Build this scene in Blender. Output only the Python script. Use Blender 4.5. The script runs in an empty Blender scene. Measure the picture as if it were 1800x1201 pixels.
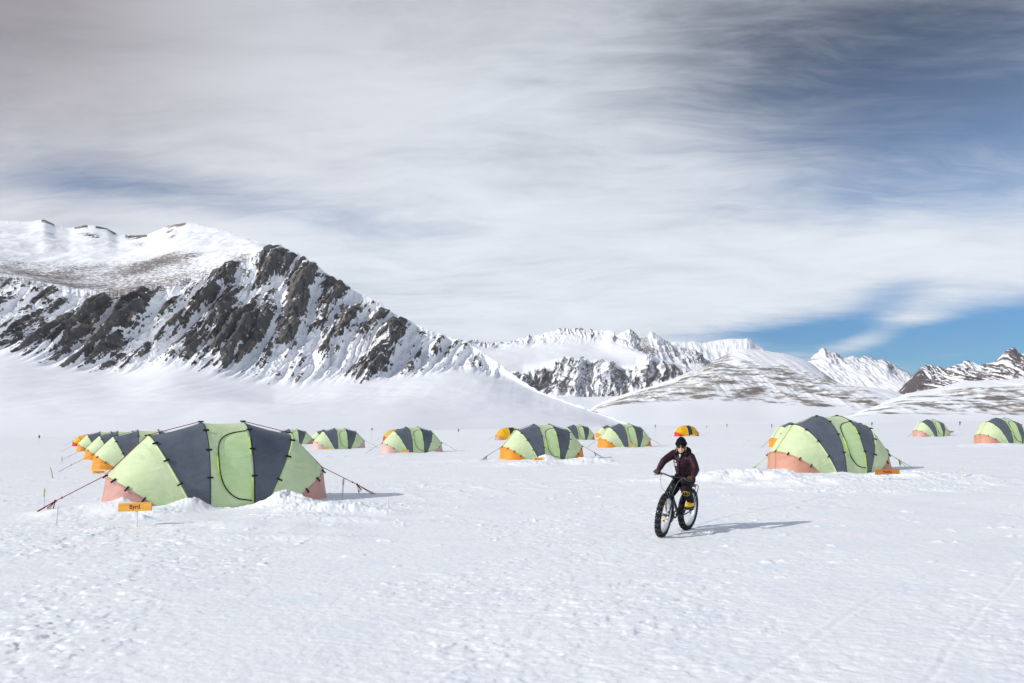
import bpy, bmesh, math, random
import numpy as np
from mathutils import Vector, Matrix

scene = bpy.context.scene
R_ = math.radians

# ---------------------------------------------------------------- camera
H_CAM = 1.9
F_PX = 1400.0                      # 28 mm on a 36 mm wide frame of 1800 px
PITCH = math.atan(149.5 / F_PX)
ROLL = 0.0150
_F = Vector((0, math.cos(PITCH), math.sin(PITCH)))
_r0 = Vector((1, 0, 0)); _u0 = _r0.cross(_F)
CR = math.cos(ROLL) * _r0 - math.sin(ROLL) * _u0
CU = math.sin(ROLL) * _r0 + math.cos(ROLL) * _u0
cam_data = bpy.data.cameras.new("camera")
cam_data.lens = 28.0; cam_data.sensor_width = 36.0
cam_data.clip_start = 0.1; cam_data.clip_end = 80000
cam = bpy.data.objects.new("camera", cam_data)
scene.collection.objects.link(cam)
m = Matrix((CR, CU, -_F)).transposed().to_4x4()
m.translation = Vector((0, 0, H_CAM))
cam.matrix_world = m
scene.camera = cam

def ray(px, py):
    return _F + CR * ((px - 900) / F_PX) - CU * ((py - 600.5) / F_PX)
def at_depth(px, py, Y):
    d = ray(px, py)
    return Vector((0, 0, H_CAM)) + d * (Y / d.y)
def on_ground(px, py, z=0.0):
    d = ray(px, py)
    return Vector((0, 0, H_CAM)) + d * ((z - H_CAM) / d.z)

# ---------------------------------------------------------------- exposure
vs = scene.view_settings
scene.display_settings.display_device = 'sRGB'
vs.view_transform = 'Standard'; vs.look = 'None'
vs.exposure = 0.25; vs.gamma = 1.0; vs.use_curve_mapping = False

# ---------------------------------------------------------------- sun
SUN_ELEV = R_(29.0)
SUN_AZ = math.atan2(-0.90, -0.44)          # clockwise from +Y, towards the sun: left and a little behind the viewer
to_sun = Vector((math.sin(SUN_AZ) * math.cos(SUN_ELEV), math.cos(SUN_AZ) * math.cos(SUN_ELEV), math.sin(SUN_ELEV)))
sun_data = bpy.data.lights.new("sun", 'SUN')
sun_data.energy = 3.2; sun_data.angle = R_(0.6); sun_data.color = (1.0, 0.945, 0.875)
sun = bpy.data.objects.new("sun", sun_data)
scene.collection.objects.link(sun)
sun.rotation_euler = to_sun.to_track_quat('Z', 'Y').to_euler()

# ---------------------------------------------------------------- node helper
class NT:
    def __init__(s, tree):
        s.t = tree; s.n = tree.nodes; s.l = tree.links
    def node(s, kind, **kw):
        n = s.n.new(kind)
        for k, v in kw.items(): setattr(n, k, v)
        return n
    def put(s, sock, v):
        if isinstance(v, bpy.types.NodeSocket): s.l.new(v, sock)
        else: sock.default_value = v
    def math(s, op, a, b=0.0, c=None, clamp=False):
        n = s.node('ShaderNodeMath', operation=op, use_clamp=clamp)
        s.put(n.inputs[0], a); s.put(n.inputs[1], b)
        if c is not None: s.put(n.inputs[2], c)
        return n.outputs[0]
    def mix(s, f, a, b):
        n = s.node('ShaderNodeMix', data_type='RGBA')
        s.put(n.inputs[0], f); s.put(n.inputs[6], a); s.put(n.inputs[7], b)
        return n.outputs[2]
    def smooth(s, v, a, b, lo=0.0, hi=1.0):
        n = s.node('ShaderNodeMapRange', interpolation_type='SMOOTHSTEP')
        s.put(n.inputs[0], v); s.put(n.inputs[1], a); s.put(n.inputs[2], b); s.put(n.inputs[3], lo); s.put(n.inputs[4], hi)
        return n.outputs[0]
    def noise(s, vec, scale, detail=3.0, rough=0.5, dist=0.0, lac=2.0):
        n = s.node('ShaderNodeTexNoise')
        if vec is not None: s.l.new(vec, n.inputs['Vector'])
        n.inputs['Scale'].default_value = scale; n.inputs['Detail'].default_value = detail
        n.inputs['Roughness'].default_value = rough; n.inputs['Distortion'].default_value = dist
        n.inputs['Lacunarity'].default_value = lac
        return n.outputs[0]
    def mapping(s, vec, loc=(0, 0, 0), rot=(0, 0, 0), scale=(1, 1, 1)):
        n = s.node('ShaderNodeMapping')
        s.l.new(vec, n.inputs[0]); n.inputs[1].default_value = loc; n.inputs[2].default_value = rot; n.inputs[3].default_value = scale
        return n.outputs[0]

# ---------------------------------------------------------------- world: physical sky behind thin high cloud
world = bpy.data.worlds.new("World"); scene.world = world
world.use_nodes = True
w = NT(world.node_tree); w.n.clear()
w_out = w.node('ShaderNodeOutputWorld'); w_bg = w.node('ShaderNodeBackground')
SKY_STRENGTH = 0.10
w_bg.inputs[1].default_value = SKY_STRENGTH
w.l.new(w_bg.outputs[0], w_out.inputs[0])
sky = w.node('ShaderNodeTexSky', sky_type='NISHITA')
sky.sun_disc = False; sky.sun_elevation = SUN_ELEV; sky.sun_rotation = SUN_AZ % (2 * math.pi)
sky.altitude = 1500; sky.air_density = 1.0; sky.dust_density = 0.15; sky.ozone_density = 3.0
tc = w.node('ShaderNodeTexCoord'); wdir = tc.outputs['Generated']
sep = w.node('ShaderNodeSeparateXYZ'); w.l.new(wdir, sep.inputs[0])
dx, dy, dz = sep.outputs
zc = w.math('ADD', w.math('MAXIMUM', dz, 0.0), 0.10)
comb = w.node('ShaderNodeCombineXYZ')
w.put(comb.inputs[0], w.math('DIVIDE', dx, zc)); w.put(comb.inputs[1], w.math('DIVIDE', dy, zc))
plane = comb.outputs[0]
az = w.math('ARCTAN2', dx, dy); el = w.math('ARCSINE', dz)

def az_el(px, py):
    d = ray(px, py).normalized()
    return math.atan2(d.x, d.y), math.asin(d.z)
def blob(px, py, sx, sy, tilt=0.0):
    """soft patch of sky round one bearing; sx, sy in degrees"""
    a0, e0 = az_el(px, py)
    da = w.math('SUBTRACT', az, a0); de = w.math('SUBTRACT', el, e0)
    c, s_ = math.cos(tilt), math.sin(tilt)
    u = w.math('ADD', w.math('MULTIPLY', da, c), w.math('MULTIPLY', de, s_))
    v = w.math('SUBTRACT', w.math('MULTIPLY', de, c), w.math('MULTIPLY', da, s_))
    u = w.math('DIVIDE', u, R_(sx)); v = w.math('DIVIDE', v, R_(sy))
    q = w.math('ADD', w.math('MULTIPLY', u, u), w.math('MULTIPLY', v, v))
    return w.math('EXPONENT', w.math('MULTIPLY', q, -1.0))

warp = w.node('ShaderNodeTexNoise'); w.l.new(plane, warp.inputs['Vector'])
warp.inputs['Scale'].default_value = 0.7; warp.inputs['Detail'].default_value = 3
wv = w.node('ShaderNodeVectorMath', operation='MULTIPLY_ADD')
w.l.new(warp.outputs['Color'], wv.inputs[0]); wv.inputs[1].default_value = (0.8, 0.8, 0); w.l.new(plane, wv.inputs[2])
ANG = R_(-38)
n1 = w.noise(w.mapping(wv.outputs[0], loc=(3.1, 1.7, 0), rot=(0, 0, ANG), scale=(0.55, 1.0, 1)), 0.75, 5, 0.52, 0.2)
n2 = w.noise(w.mapping(wv.outputs[0], loc=(8.4, 2.2, 0), rot=(0, 0, ANG - 0.12), scale=(0.9, 1.7, 1)), 2.4, 10, 0.62, 0.3)
n3 = w.noise(w.mapping(wv.outputs[0], loc=(1.3, 5.2, 0)), 0.42, 4, 0.5, 0.2)
n4 = w.noise(w.mapping(wv.outputs[0], loc=(1.4, 7.2, 0), rot=(0, 0, ANG + 0.2), scale=(0.9, 3.2, 1)), 5.0, 10, 0.66, 0.6)
dens = w.math('ADD', w.math('MULTIPLY', n1, 0.62), w.math('ADD', w.math('MULTIPLY_ADD', n4, 0.32, w.math('MULTIPLY', n2, 0.34)), w.math('MULTIPLY', n3, 0.40)))
bias = 0.075
def add_blob(acc, wt, *a):
    return w.math('MULTIPLY_ADD', blob(*a), wt, acc)
acc = w.math('ADD', dens, bias)
for wt, px, py, sx, sy, t in [
        (-0.95, 1830, 600, 13.5, 2.3, 0.0),    # clear band above the right-hand peaks
        (-0.45, 1440, 585, 7, 0.9, 0.0),
        (0.62, 1535, 592, 3.2, 0.8, 0.25), (0.30, 1690, 622, 4, 0.6, 0.1), (0.30, 1620, 560, 2.5, 0.5, -0.1),      # a small cloud in it
        (-0.30, 1560, 517, 3.0, 1.1, 0.35),
        (-0.46, 1790, 150, 10, 8.5, 0.0),         # thin, deep blue top right
        (-0.30, 1450, 110, 10, 6, 0.0),
        (-0.12, 1250, 40, 12, 5, -0.2),
        (-0.26, 380, 345, 8.5, 1.5, -0.10),      # blue patches over the left mountain
        (-0.26, 680, 400, 7.5, 1.7, -0.12),
        (-0.28, 130, 325, 5, 1.0, 0.0),
        (-0.16, 1480, 340, 7, 1.8, -0.1),
        (0.14, 1050, 480, 26, 5, 0.0),
        (0.16, 1720, 455, 9, 2.6, 0.05),
        (0.12, 600, 215, 24, 7, -0.25)]:
    acc = add_blob(acc, wt, px, py, sx, sy, t)
high = w.smooth(el, R_(37), R_(56), 0.0, 1.0)        # unseen sky above the frame, cleared of cloud to turn fill light bluer
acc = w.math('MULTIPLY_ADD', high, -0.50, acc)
cover = w.smooth(acc, 0.34, 1.06)
low = w.smooth(el, R_(3), R_(34), 1.0, 0.0)
shade = w.math('MULTIPLY', w.math('MULTIPLY_ADD', low, 0.13, 0.655), w.math('MULTIPLY_ADD', n2, 0.34, w.math('MULTIPLY_ADD', n1, 0.26, 0.72)))
for wt, px, py, sx, sy, t in [(-0.58, -60, -60, 14, 11, 0.0), (-0.18, 850, -90, 26, 6.5, 0.0), (-0.12, 1650, -20, 15, 9, 0.0)]:
    shade = w.math('MULTIPLY', shade, w.math('MULTIPLY_ADD', blob(px, py, sx, sy, t), wt, 1.0))      # cloud darkened at top-left corner and upper edge: lens falloff put into its colour
shade = w.math('MULTIPLY', shade, 1.0 / SKY_STRENGTH)
ccol = w.mix(low, (0.85, 0.90, 0.985, 1), (0.915, 0.965, 1.035, 1))
ccol = w.mix(blob(-60, -60, 15, 12, 0.0), ccol, (0.96, 0.90, 0.97, 1))
cc = w.node('ShaderNodeVectorMath', operation='SCALE'); w.l.new(ccol, cc.inputs[0]); w.put(cc.inputs['Scale'], shade)
hs = w.node('ShaderNodeHueSaturation'); w.l.new(sky.outputs[0], hs.inputs['Color'])
w.put(hs.inputs['Saturation'], w.smooth(el, R_(6), R_(20), 1.20, 0.86))
w.put(hs.inputs['Value'], w.math('ADD', w.smooth(el, R_(12), R_(29), 0.92, 0.30), w.math('MULTIPLY', high, 0.95)))  # blue brightened again above the frame, added for the fill light
tint = w.node('ShaderNodeMix', data_type='RGBA', blend_type='MULTIPLY'); tint.inputs[0].default_value = 1.0
w.l.new(hs.outputs[0], tint.inputs[6])
w.l.new(w.mix(w.smooth(el, R_(2), R_(16)), (0.25, 0.54, 0.74, 1), (0.84, 0.90, 0.98, 1)), tint.inputs[7])     # very clean polar air: little of the usual pale band
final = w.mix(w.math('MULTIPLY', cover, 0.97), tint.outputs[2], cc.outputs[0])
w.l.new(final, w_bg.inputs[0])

# ---------------------------------------------------------------- generic helpers
def tag(o, label=None, cat=None, group=None, kind=None):
    if label: o['label'] = label
    if cat: o['category'] = cat
    if group: o['group'] = group
    if kind: o['kind'] = kind
    return o
def link(o, parent=None):
    scene.collection.objects.link(o)
    if parent is not None: o.parent = parent
    return o
def empty(name, loc=(0, 0, 0), rot=(0, 0, 0)):
    o = bpy.data.objects.new(name, None); o.empty_display_size = 0.2
    o.location = loc; o.rotation_euler = rot
    return link(o)
def copy_tree(o, parent=None):
    c = o.copy(); scene.collection.objects.link(c)
    if parent is not None:
        c.parent = parent; c.matrix_parent_inverse = o.matrix_parent_inverse
    for ch in list(o.children): copy_tree(ch, c)
    return c

# numpy gradient noise --------------------------------------------------
_ang = np.random.RandomState(7).rand(4096) * 2 * np.pi
_gx = np.cos(_ang); _gy = np.sin(_ang)
def _hash(ix, iy, seed):
    n = (ix * 374761393 + iy * 668265263 + seed * 1274126177) & 0xffffffff
    n = ((n ^ (n >> 13)) * 1274126177) & 0xffffffff
    return (n ^ (n >> 16)) & 4095
def perlin(x, y, seed=0):
    xi = np.floor(x); yi = np.floor(y)
    fx = x - xi; fy = y - yi
    ix = xi.astype(np.int64); iy = yi.astype(np.int64)
    u = fx * fx * fx * (fx * (fx * 6 - 15) + 10); v = fy * fy * fy * (fy * (fy * 6 - 15) + 10)
    def g(ax, ay, ox, oy):
        h = _hash(ax, ay, seed)
        return _gx[h] * ox + _gy[h] * oy
    a = g(ix, iy, fx, fy); b = g(ix + 1, iy, fx - 1, fy)
    c = g(ix, iy + 1, fx, fy - 1); d = g(ix + 1, iy + 1, fx - 1, fy - 1)
    return ((a + (b - a) * u) + ((c + (d - c) * u) - (a + (b - a) * u)) * v) * 1.5
def fbm(x, y, oct=4, seed=0, gain=0.5):
    s = 0; a = 1.0; t = 0
    for i in range(oct):
        s = s + a * perlin(x * 2.03 ** i + 17.3 * i, y * 2.03 ** i - 9.1 * i, seed + i); t += a; a *= gain
    return s / t
def ridged(x, y, oct=4, seed=0, gain=0.5):
    s = 0; a = 1.0; t = 0
    for i in range(oct):
        s = s + a * (1 - np.abs(perlin(x * 2.07 ** i + 5.7 * i, y * 2.07 ** i + 3.3 * i, seed + i)) * 2); t += a; a *= gain
    return s / t
def sst(a, b, x):
    t = np.clip((x - a) / (b - a), 0, 1)
    return t * t * (3 - 2 * t)

def grid_mesh(name, P, mat, attrs=None, smooth=True, wrap=False):
    """P: (rows, cols, 3) array of points -> one mesh object"""
    R, C = P.shape[:2]
    me = bpy.data.meshes.new(name)
    me.vertices.add(R * C); me.vertices.foreach_set('co', P.reshape(-1).astype(np.float32))
    idx = np.arange(R * C).reshape(R, C)
    if wrap: idx = np.concatenate([idx, idx[:, :1]], 1)
    q = np.stack([idx[:-1, :-1], idx[:-1, 1:], idx[1:, 1:], idx[1:, :-1]], -1).reshape(-1, 4)
    me.loops.add(q.size); me.loops.foreach_set('vertex_index', q.reshape(-1).astype(np.int32))
    me.polygons.add(len(q)); me.polygons.foreach_set('loop_start', (np.arange(len(q)) * 4).astype(np.int32))
    me.update(calc_edges=True)
    if smooth: me.polygons.foreach_set('use_smooth', np.ones(len(q), bool))
    for k, a in (attrs or {}).items():
        at = me.attributes.new(k, 'FLOAT', 'POINT'); at.data.foreach_set('value', a.reshape(-1).astype(np.float32))
    me.materials.append(mat)
    o = bpy.data.objects.new(name, me)
    return o

# ---------------------------------------------------------------- materials
def new_mat(name):
    mt = bpy.data.materials.new(name); mt.use_nodes = True
    t = NT(mt.node_tree)
    return mt, t, t.n['Principled BSDF']
def attr(t, name):
    return t.node('ShaderNodeAttribute', attribute_name=name).outputs['Fac']
def bump(t, b, h, strength, dist):
    n = t.node('ShaderNodeBump'); n.inputs['Strength'].default_value = strength; n.inputs['Distance'].default_value = dist
    t.l.new(h, n.inputs['Height']); t.l.new(n.outputs[0], b.inputs['Normal'])

def snow_material():
    mt, t, b = new_mat('wind_packed_snow')
    co = t.node('ShaderNodeTexCoord').outputs['Object']
    a = t.noise(co, 0.9, 4, 0.6); c = t.noise(co, 9, 5, 0.65)
    col = t.mix(t.smooth(a, 0.35, 0.65), (0.82, 0.855, 0.89, 1), (0.88, 0.885, 0.90, 1))
    t.put(b.inputs['Base Color'], col)
    b.inputs['Roughness'].default_value = 0.55; b.inputs['Specular IOR Level'].default_value = 0.25
    st = t.mapping(co, rot=(0, 0, R_(20)), scale=(3.2, 8.0, 4))
    d = t.noise(st, 1.0, 4, 0.6)
    h = t.math('ADD', t.math('MULTIPLY', c, 0.5), d)
    bump(t, b, h, 0.45, 0.018)
    return mt

def alpine_material(name, dark, mid, tan, scale, streak=(1, 1, 1), blur=0.10, snow=(0.86, 0.875, 0.91), gravel=(0.20, 0.165, 0.15)):
    """snow-covered rock: the 'rock' attribute says how bare the face is, noise breaks its edge"""
    mt, t, b = new_mat(name)
    co = t.node('ShaderNodeTexCoord').outputs['Object']
    sc = t.mapping(co, scale=streak)
    nf = t.noise(sc, scale, 6, 0.65, 0.3)
    nc = t.noise(co, scale * 0.22, 5, 0.6, 0.4)
    ng = t.noise(t.mapping(co, rot=(0, 0.15, 0), scale=(0.35, 0.6, 1.9)), scale * 2.2, 5, 0.7, 0.2)
    rk = t.math('ADD', attr(t, 'rock'), t.math('MULTIPLY', t.math('SUBTRACT', nf, 0.5), 1.2))
    rmask = t.smooth(rk, 0.5 - blur, 0.5 + blur)
    gv = t.math('ADD', attr(t, 'gravel'), t.math('MULTIPLY', t.math('SUBTRACT', ng, 0.5), 1.5))
    gmask = t.smooth(gv, 0.42, 0.62)
    rcol = t.mix(t.smooth(nc, 0.36, 0.52), dark + (1,), mid + (1,))
    rcol = t.mix(t.smooth(t.noise(sc, scale * 0.55, 4, 0.6), 0.51, 0.68), rcol, tan + (1,))
    gcol = t.mix(t.smooth(nf, 0.3, 0.7), tuple(x * 0.62 for x in gravel) + (1,), gravel + (1,))
    col = t.mix(gmask, snow + (1,), gcol)
    col = t.mix(rmask, col, rcol)
    t.put(b.inputs['Base Color'], col)
    b.inputs['Roughness'].default_value = 0.75; b.inputs['Specular IOR Level'].default_value = 0.15
    hb = t.math('MULTIPLY', t.noise(sc, scale * 1.6, 5, 0.7), t.math('MULTIPLY_ADD', rmask, 0.9, 0.1))
    bump(t, b, hb, 0.8, 1.2 / scale * 0.25)
    return mt

def plain(name, col, rough=0.5, spec=0.4, metal=0.0, vary=0.12, scale=20.0, bmp=0.0):
    mt, t, b = new_mat(name)
    co = t.node('ShaderNodeTexCoord').outputs['Object']
    n = t.noise(co, scale, 4, 0.6)
    lo = tuple(c * (1 - vary) for c in col) + (1,); hi = tuple(min(1, c * (1 + vary)) for c in col) + (1,)
    t.put(b.inputs['Base Color'], t.mix(t.smooth(n, 0.3, 0.7), lo, hi))
    b.inputs['Roughness'].default_value = rough; b.inputs['Specular IOR Level'].default_value = spec; b.inputs['Metallic'].default_value = metal
    if bmp: bump(t, b, n, bmp, 0.01)
    return mt

def fabric(name, col, trans=0.25, rough=0.5, tint=None):
    """thin tent cloth: faded a little in patches, wrinkled, letting some light through"""
    mt, t, b = new_mat(name)
    co = t.node('ShaderNodeTexCoord').outputs['Object']
    n = t.noise(co, 1.3, 4, 0.6)
    col2 = tuple(min(1, c * 1.09 + 0.008) for c in col); col1 = tuple(c * 0.91 for c in col)
    bc = t.mix(t.smooth(n, 0.35, 0.65), col1 + (1,), col2 + (1,))
    t.put(b.inputs['Base Color'], bc)
    b.inputs['Roughness'].default_value = rough; b.inputs['Specular IOR Level'].default_value = 0.3
    wr = t.noise(t.mapping(co, rot=(0.3, 0.5, 0.2), scale=(1.0, 1.0, 2.6)), 1.3, 2.5, 0.5, 1.0)
    wr2 = t.noise(co, 5.5, 3, 0.5, 0.8)
    h = t.math('MULTIPLY_ADD', wr2, 0.06, wr)
    bp = t.node('ShaderNodeBump'); bp.inputs['Strength'].default_value = 0.55; bp.inputs['Distance'].default_value = 0.09
    t.l.new(h, bp.inputs['Height']); t.l.new(bp.outputs[0], b.inputs['Normal'])
    tr = t.node('ShaderNodeBsdfTranslucent'); t.put(tr.inputs[0], bc if tint is None else tint + (1,)); t.l.new(bp.outputs[0], tr.inputs['Normal'])
    mx = t.node('ShaderNodeMixShader'); mx.inputs[0].default_value = trans
    t.l.new(b.outputs[0], mx.inputs[1]); t.l.new(tr.outputs[0], mx.inputs[2])
    t.l.new(mx.outputs[0], t.n['Material Output'].inputs[0])
    return mt
# ---------------------------------------------------------------- where the tents stand (photo bearing, ground line, size, turn, cloth)
# px, base_y, scale, yaw deg, kind, detail, label
TENTS = [
    (387, 887, 1.065, 33, 'pink', 2, 'large green and grey dome tent nearest the viewer, dusty pink skirt, zipped door facing us'),
    (1459, 828, 1.07, 25, 'salmon', 2, 'big green and grey dome tent right of the cyclist, salmon skirt and lime guy ropes'),
    (953, 808, 1.0, 27, 'orange', 2, 'middle green and grey tent, orange skirt, snow heaped at its door'),
    (258, 823, 1.0, 29, 'orange', 1, 'orange-skirted green tent directly behind the nearest pink-skirted tent, first of the orange row'),
    (218, 806, 1.0, 29, 'orange', 1, 'orange-skirted green tent second in the row behind the nearest tent'),
    (184, 793, 1.0, 29, 'orange', 1, 'orange-skirted green tent third in the row, just in front of a yellow tent'),
    (157, 784, 0.86, 29, 'yellow', 1, 'yellow tent with red skirt at the far left end of the row'),
    (514, 782, 1.0, 31, 'pink', 1, 'small distant green tent half hidden by the nearest tent, mauve skirt'),
    (596, 789, 1.0, 31, 'pale', 1, 'distant green and grey tent with pale pink skirt standing clear between two neighbours'),
    (575, 779, 0.95, 31, 'orange', 0, 'far green tent peeping out behind a pale pink-skirted tent, only its end visible'),
    (724, 795, 1.0, 33, 'pale', 1, 'green and grey tent with pale pink skirt, a yellow tent peeping out behind it'),
    (699, 775, 0.90, 30, 'yellow', 0, 'yellow and red tent partly hidden behind a pale pink-skirted green tent'),
    (896, 773, 0.90, 28, 'yellowsalmon', 0, 'yellow tent with salmon skirt partly hidden behind the middle orange-skirted tent'),
    (1014, 774, 1.0, 28, 'orange', 1, 'small far green and grey tent just right of the middle orange-skirted tent'),
    (1098, 786, 1.0, 28, 'orange', 1, 'green and grey tent with orange skirt nearest the cyclist on their left-hand side'),
    (1072, 769, 0.95, 28, 'orange', 0, 'far green tent almost hidden behind the orange-skirted tent beside the cyclist'),
    (1207, 767, 0.84, 27, 'yellow', 1, 'yellow tent with dark green centre stripe and red skirt behind the cyclist'),
    (1400, 786, 0.95, 27, 'orange', 0, 'green tent with orange skirt hidden behind the big salmon-skirted tent'),
    (1637, 767, 1.0, 24, 'pink', 1, 'small far green and grey tent on the right with pink skirt, flag pole beside it'),
    (1762, 780, 1.0, 24, 'salmon', 1, 'green and grey tent with pink skirt cut off by the right edge of the photo'),
]
_tpos = [on_ground(t[0], t[1]) for t in TENTS]

# bicycle placing (needed for its tracks)
BIKE_HEAD = R_(235.5)
_fc = on_ground(1163, 940)
BIKE_AT = (_fc.x - 0.55 * math.cos(BIKE_HEAD), _fc.y - 0.55 * math.sin(BIKE_HEAD))

# ---------------------------------------------------------------- snow plain
TRACKS = [  # ski and tyre grooves pressed in the crust: (bearing points, half width, depth)
    ([(1290, 1215), (1390, 1150), (1465, 1100), (1555, 1035), (1670, 1000), (1810, 975)], 0.06, 0.020),
    ([(1610, 1215), (1665, 1140), (1725, 1070), (1810, 985)], 0.05, 0.020),
    ([(900, 1150), (1060, 1070), (1180, 1020), (1330, 985), (1500, 965)], 0.05, 0.012),
    ([(1000, 1000), (1150, 975), (1350, 955), (1600, 945), (1830, 925)], 0.07, 0.016),
    ([(980, 1210), (1180, 1125), (1330, 1075), (1480, 1030), (1600, 990)], 0.05, 0.012),
    ([(700, 1215), (950, 1110), (1200, 1040)], 0.05, 0.010),
    ([(420, 1060), (700, 1100), (1000, 1150), (1300, 1190)], 0.05, 0.010),
    ([(480, 1120), (760, 1150), (1050, 1205)], 0.06, 0.010),
]
_tracks = [([on_ground(*p).to_2d() for p in pts], hw * 0.5, dp * 0.2) for pts, hw, dp in TRACKS]
_bh = Vector((math.cos(BIKE_HEAD), math.sin(BIKE_HEAD)))
_b0 = Vector(BIKE_AT) + _bh * 0.5
_tracks.append(([_b0, _b0 - _bh * 3, _b0 - _bh * 8 + Vector((1.0, 0)), _b0 - _bh * 16 + Vector((5, 0.5)), _b0 - _bh * 30 + Vector((16, 0))], 0.06, 0.014))

def seg_dist(x, y, a, b):
    abx, aby = b[0] - a[0], b[1] - a[1]
    L = abx * abx + aby * aby
    t = np.clip(((x - a[0]) * abx + (y - a[1]) * aby) / L, 0, 1)
    return np.hypot(x - a[0] - t * abx, y - a[1] - t * aby)

# extra shovelled mounds and drifts: bearing, ground line, half sizes (m), height, roughness
MOUNDS = [
    (497, 896, 0.70, 0.55, 0.36, 0.9), (332, 900, 0.46, 0.42, 0.24, 0.9), (560, 902, 1.2, 0.55, 0.15, 1.0), (285, 906, 0.5, 0.3, 0.07, 0.9),
    (640, 893, 1.4, 0.6, 0.11, 1.0), (605, 903, 1.0, 0.4, 0.12, 1.0), (520, 912, 0.9, 0.35, 0.09, 0.9), (610, 918, 1.2, 0.35, 0.10, 0.25), (470, 925, 1.6, 0.9, 0.10, 0.15), (140, 905, 1.3, 0.8, 0.16, 0.2),
    (500, 945, 1.3, 0.4, 0.06, 0.3), (195, 905, 0.9, 0.6, 0.14, 0.3), (252, 915, 0.16, 0.16, 0.10, 1), (215, 903, 0.20, 0.14, 0.09, 1), (178, 935, 0.3, 0.2, 0.05, 1),
    (1290, 843, 2.4, 1.0, 0.28, 0.7), (1345, 846, 1.9, 0.8, 0.26, 0.9), (1430, 853, 2.2, 0.7, 0.20, 0.9), (1585, 842, 1.8, 1.0, 0.20, 1.0),
    (1630, 845, 2.2, 0.9, 0.14, 1.0), (1690, 852, 2.5, 1.0, 0.10, 0.9), (1570, 862, 2.5, 1.0, 0.08, 0.9),
    (960, 812, 0.7, 0.5, 0.36, 1.0), (925, 818, 1.6, 0.8, 0.20, 1.0), (1010, 815, 1.6, 0.8, 0.22, 1.0), (1050, 815, 1.4, 0.7, 0.16, 1.0),
    (820, 812, 2.5, 1.0, 0.12, 0.3), (1750, 786, 3.0, 1.2, 0.2, 0.7),
]
_mounds = []
for px, py, a, b, h, r in MOUNDS:
    g = on_ground(px, py); _mounds.append((g.x, g.y, a, b, h, r))

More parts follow.
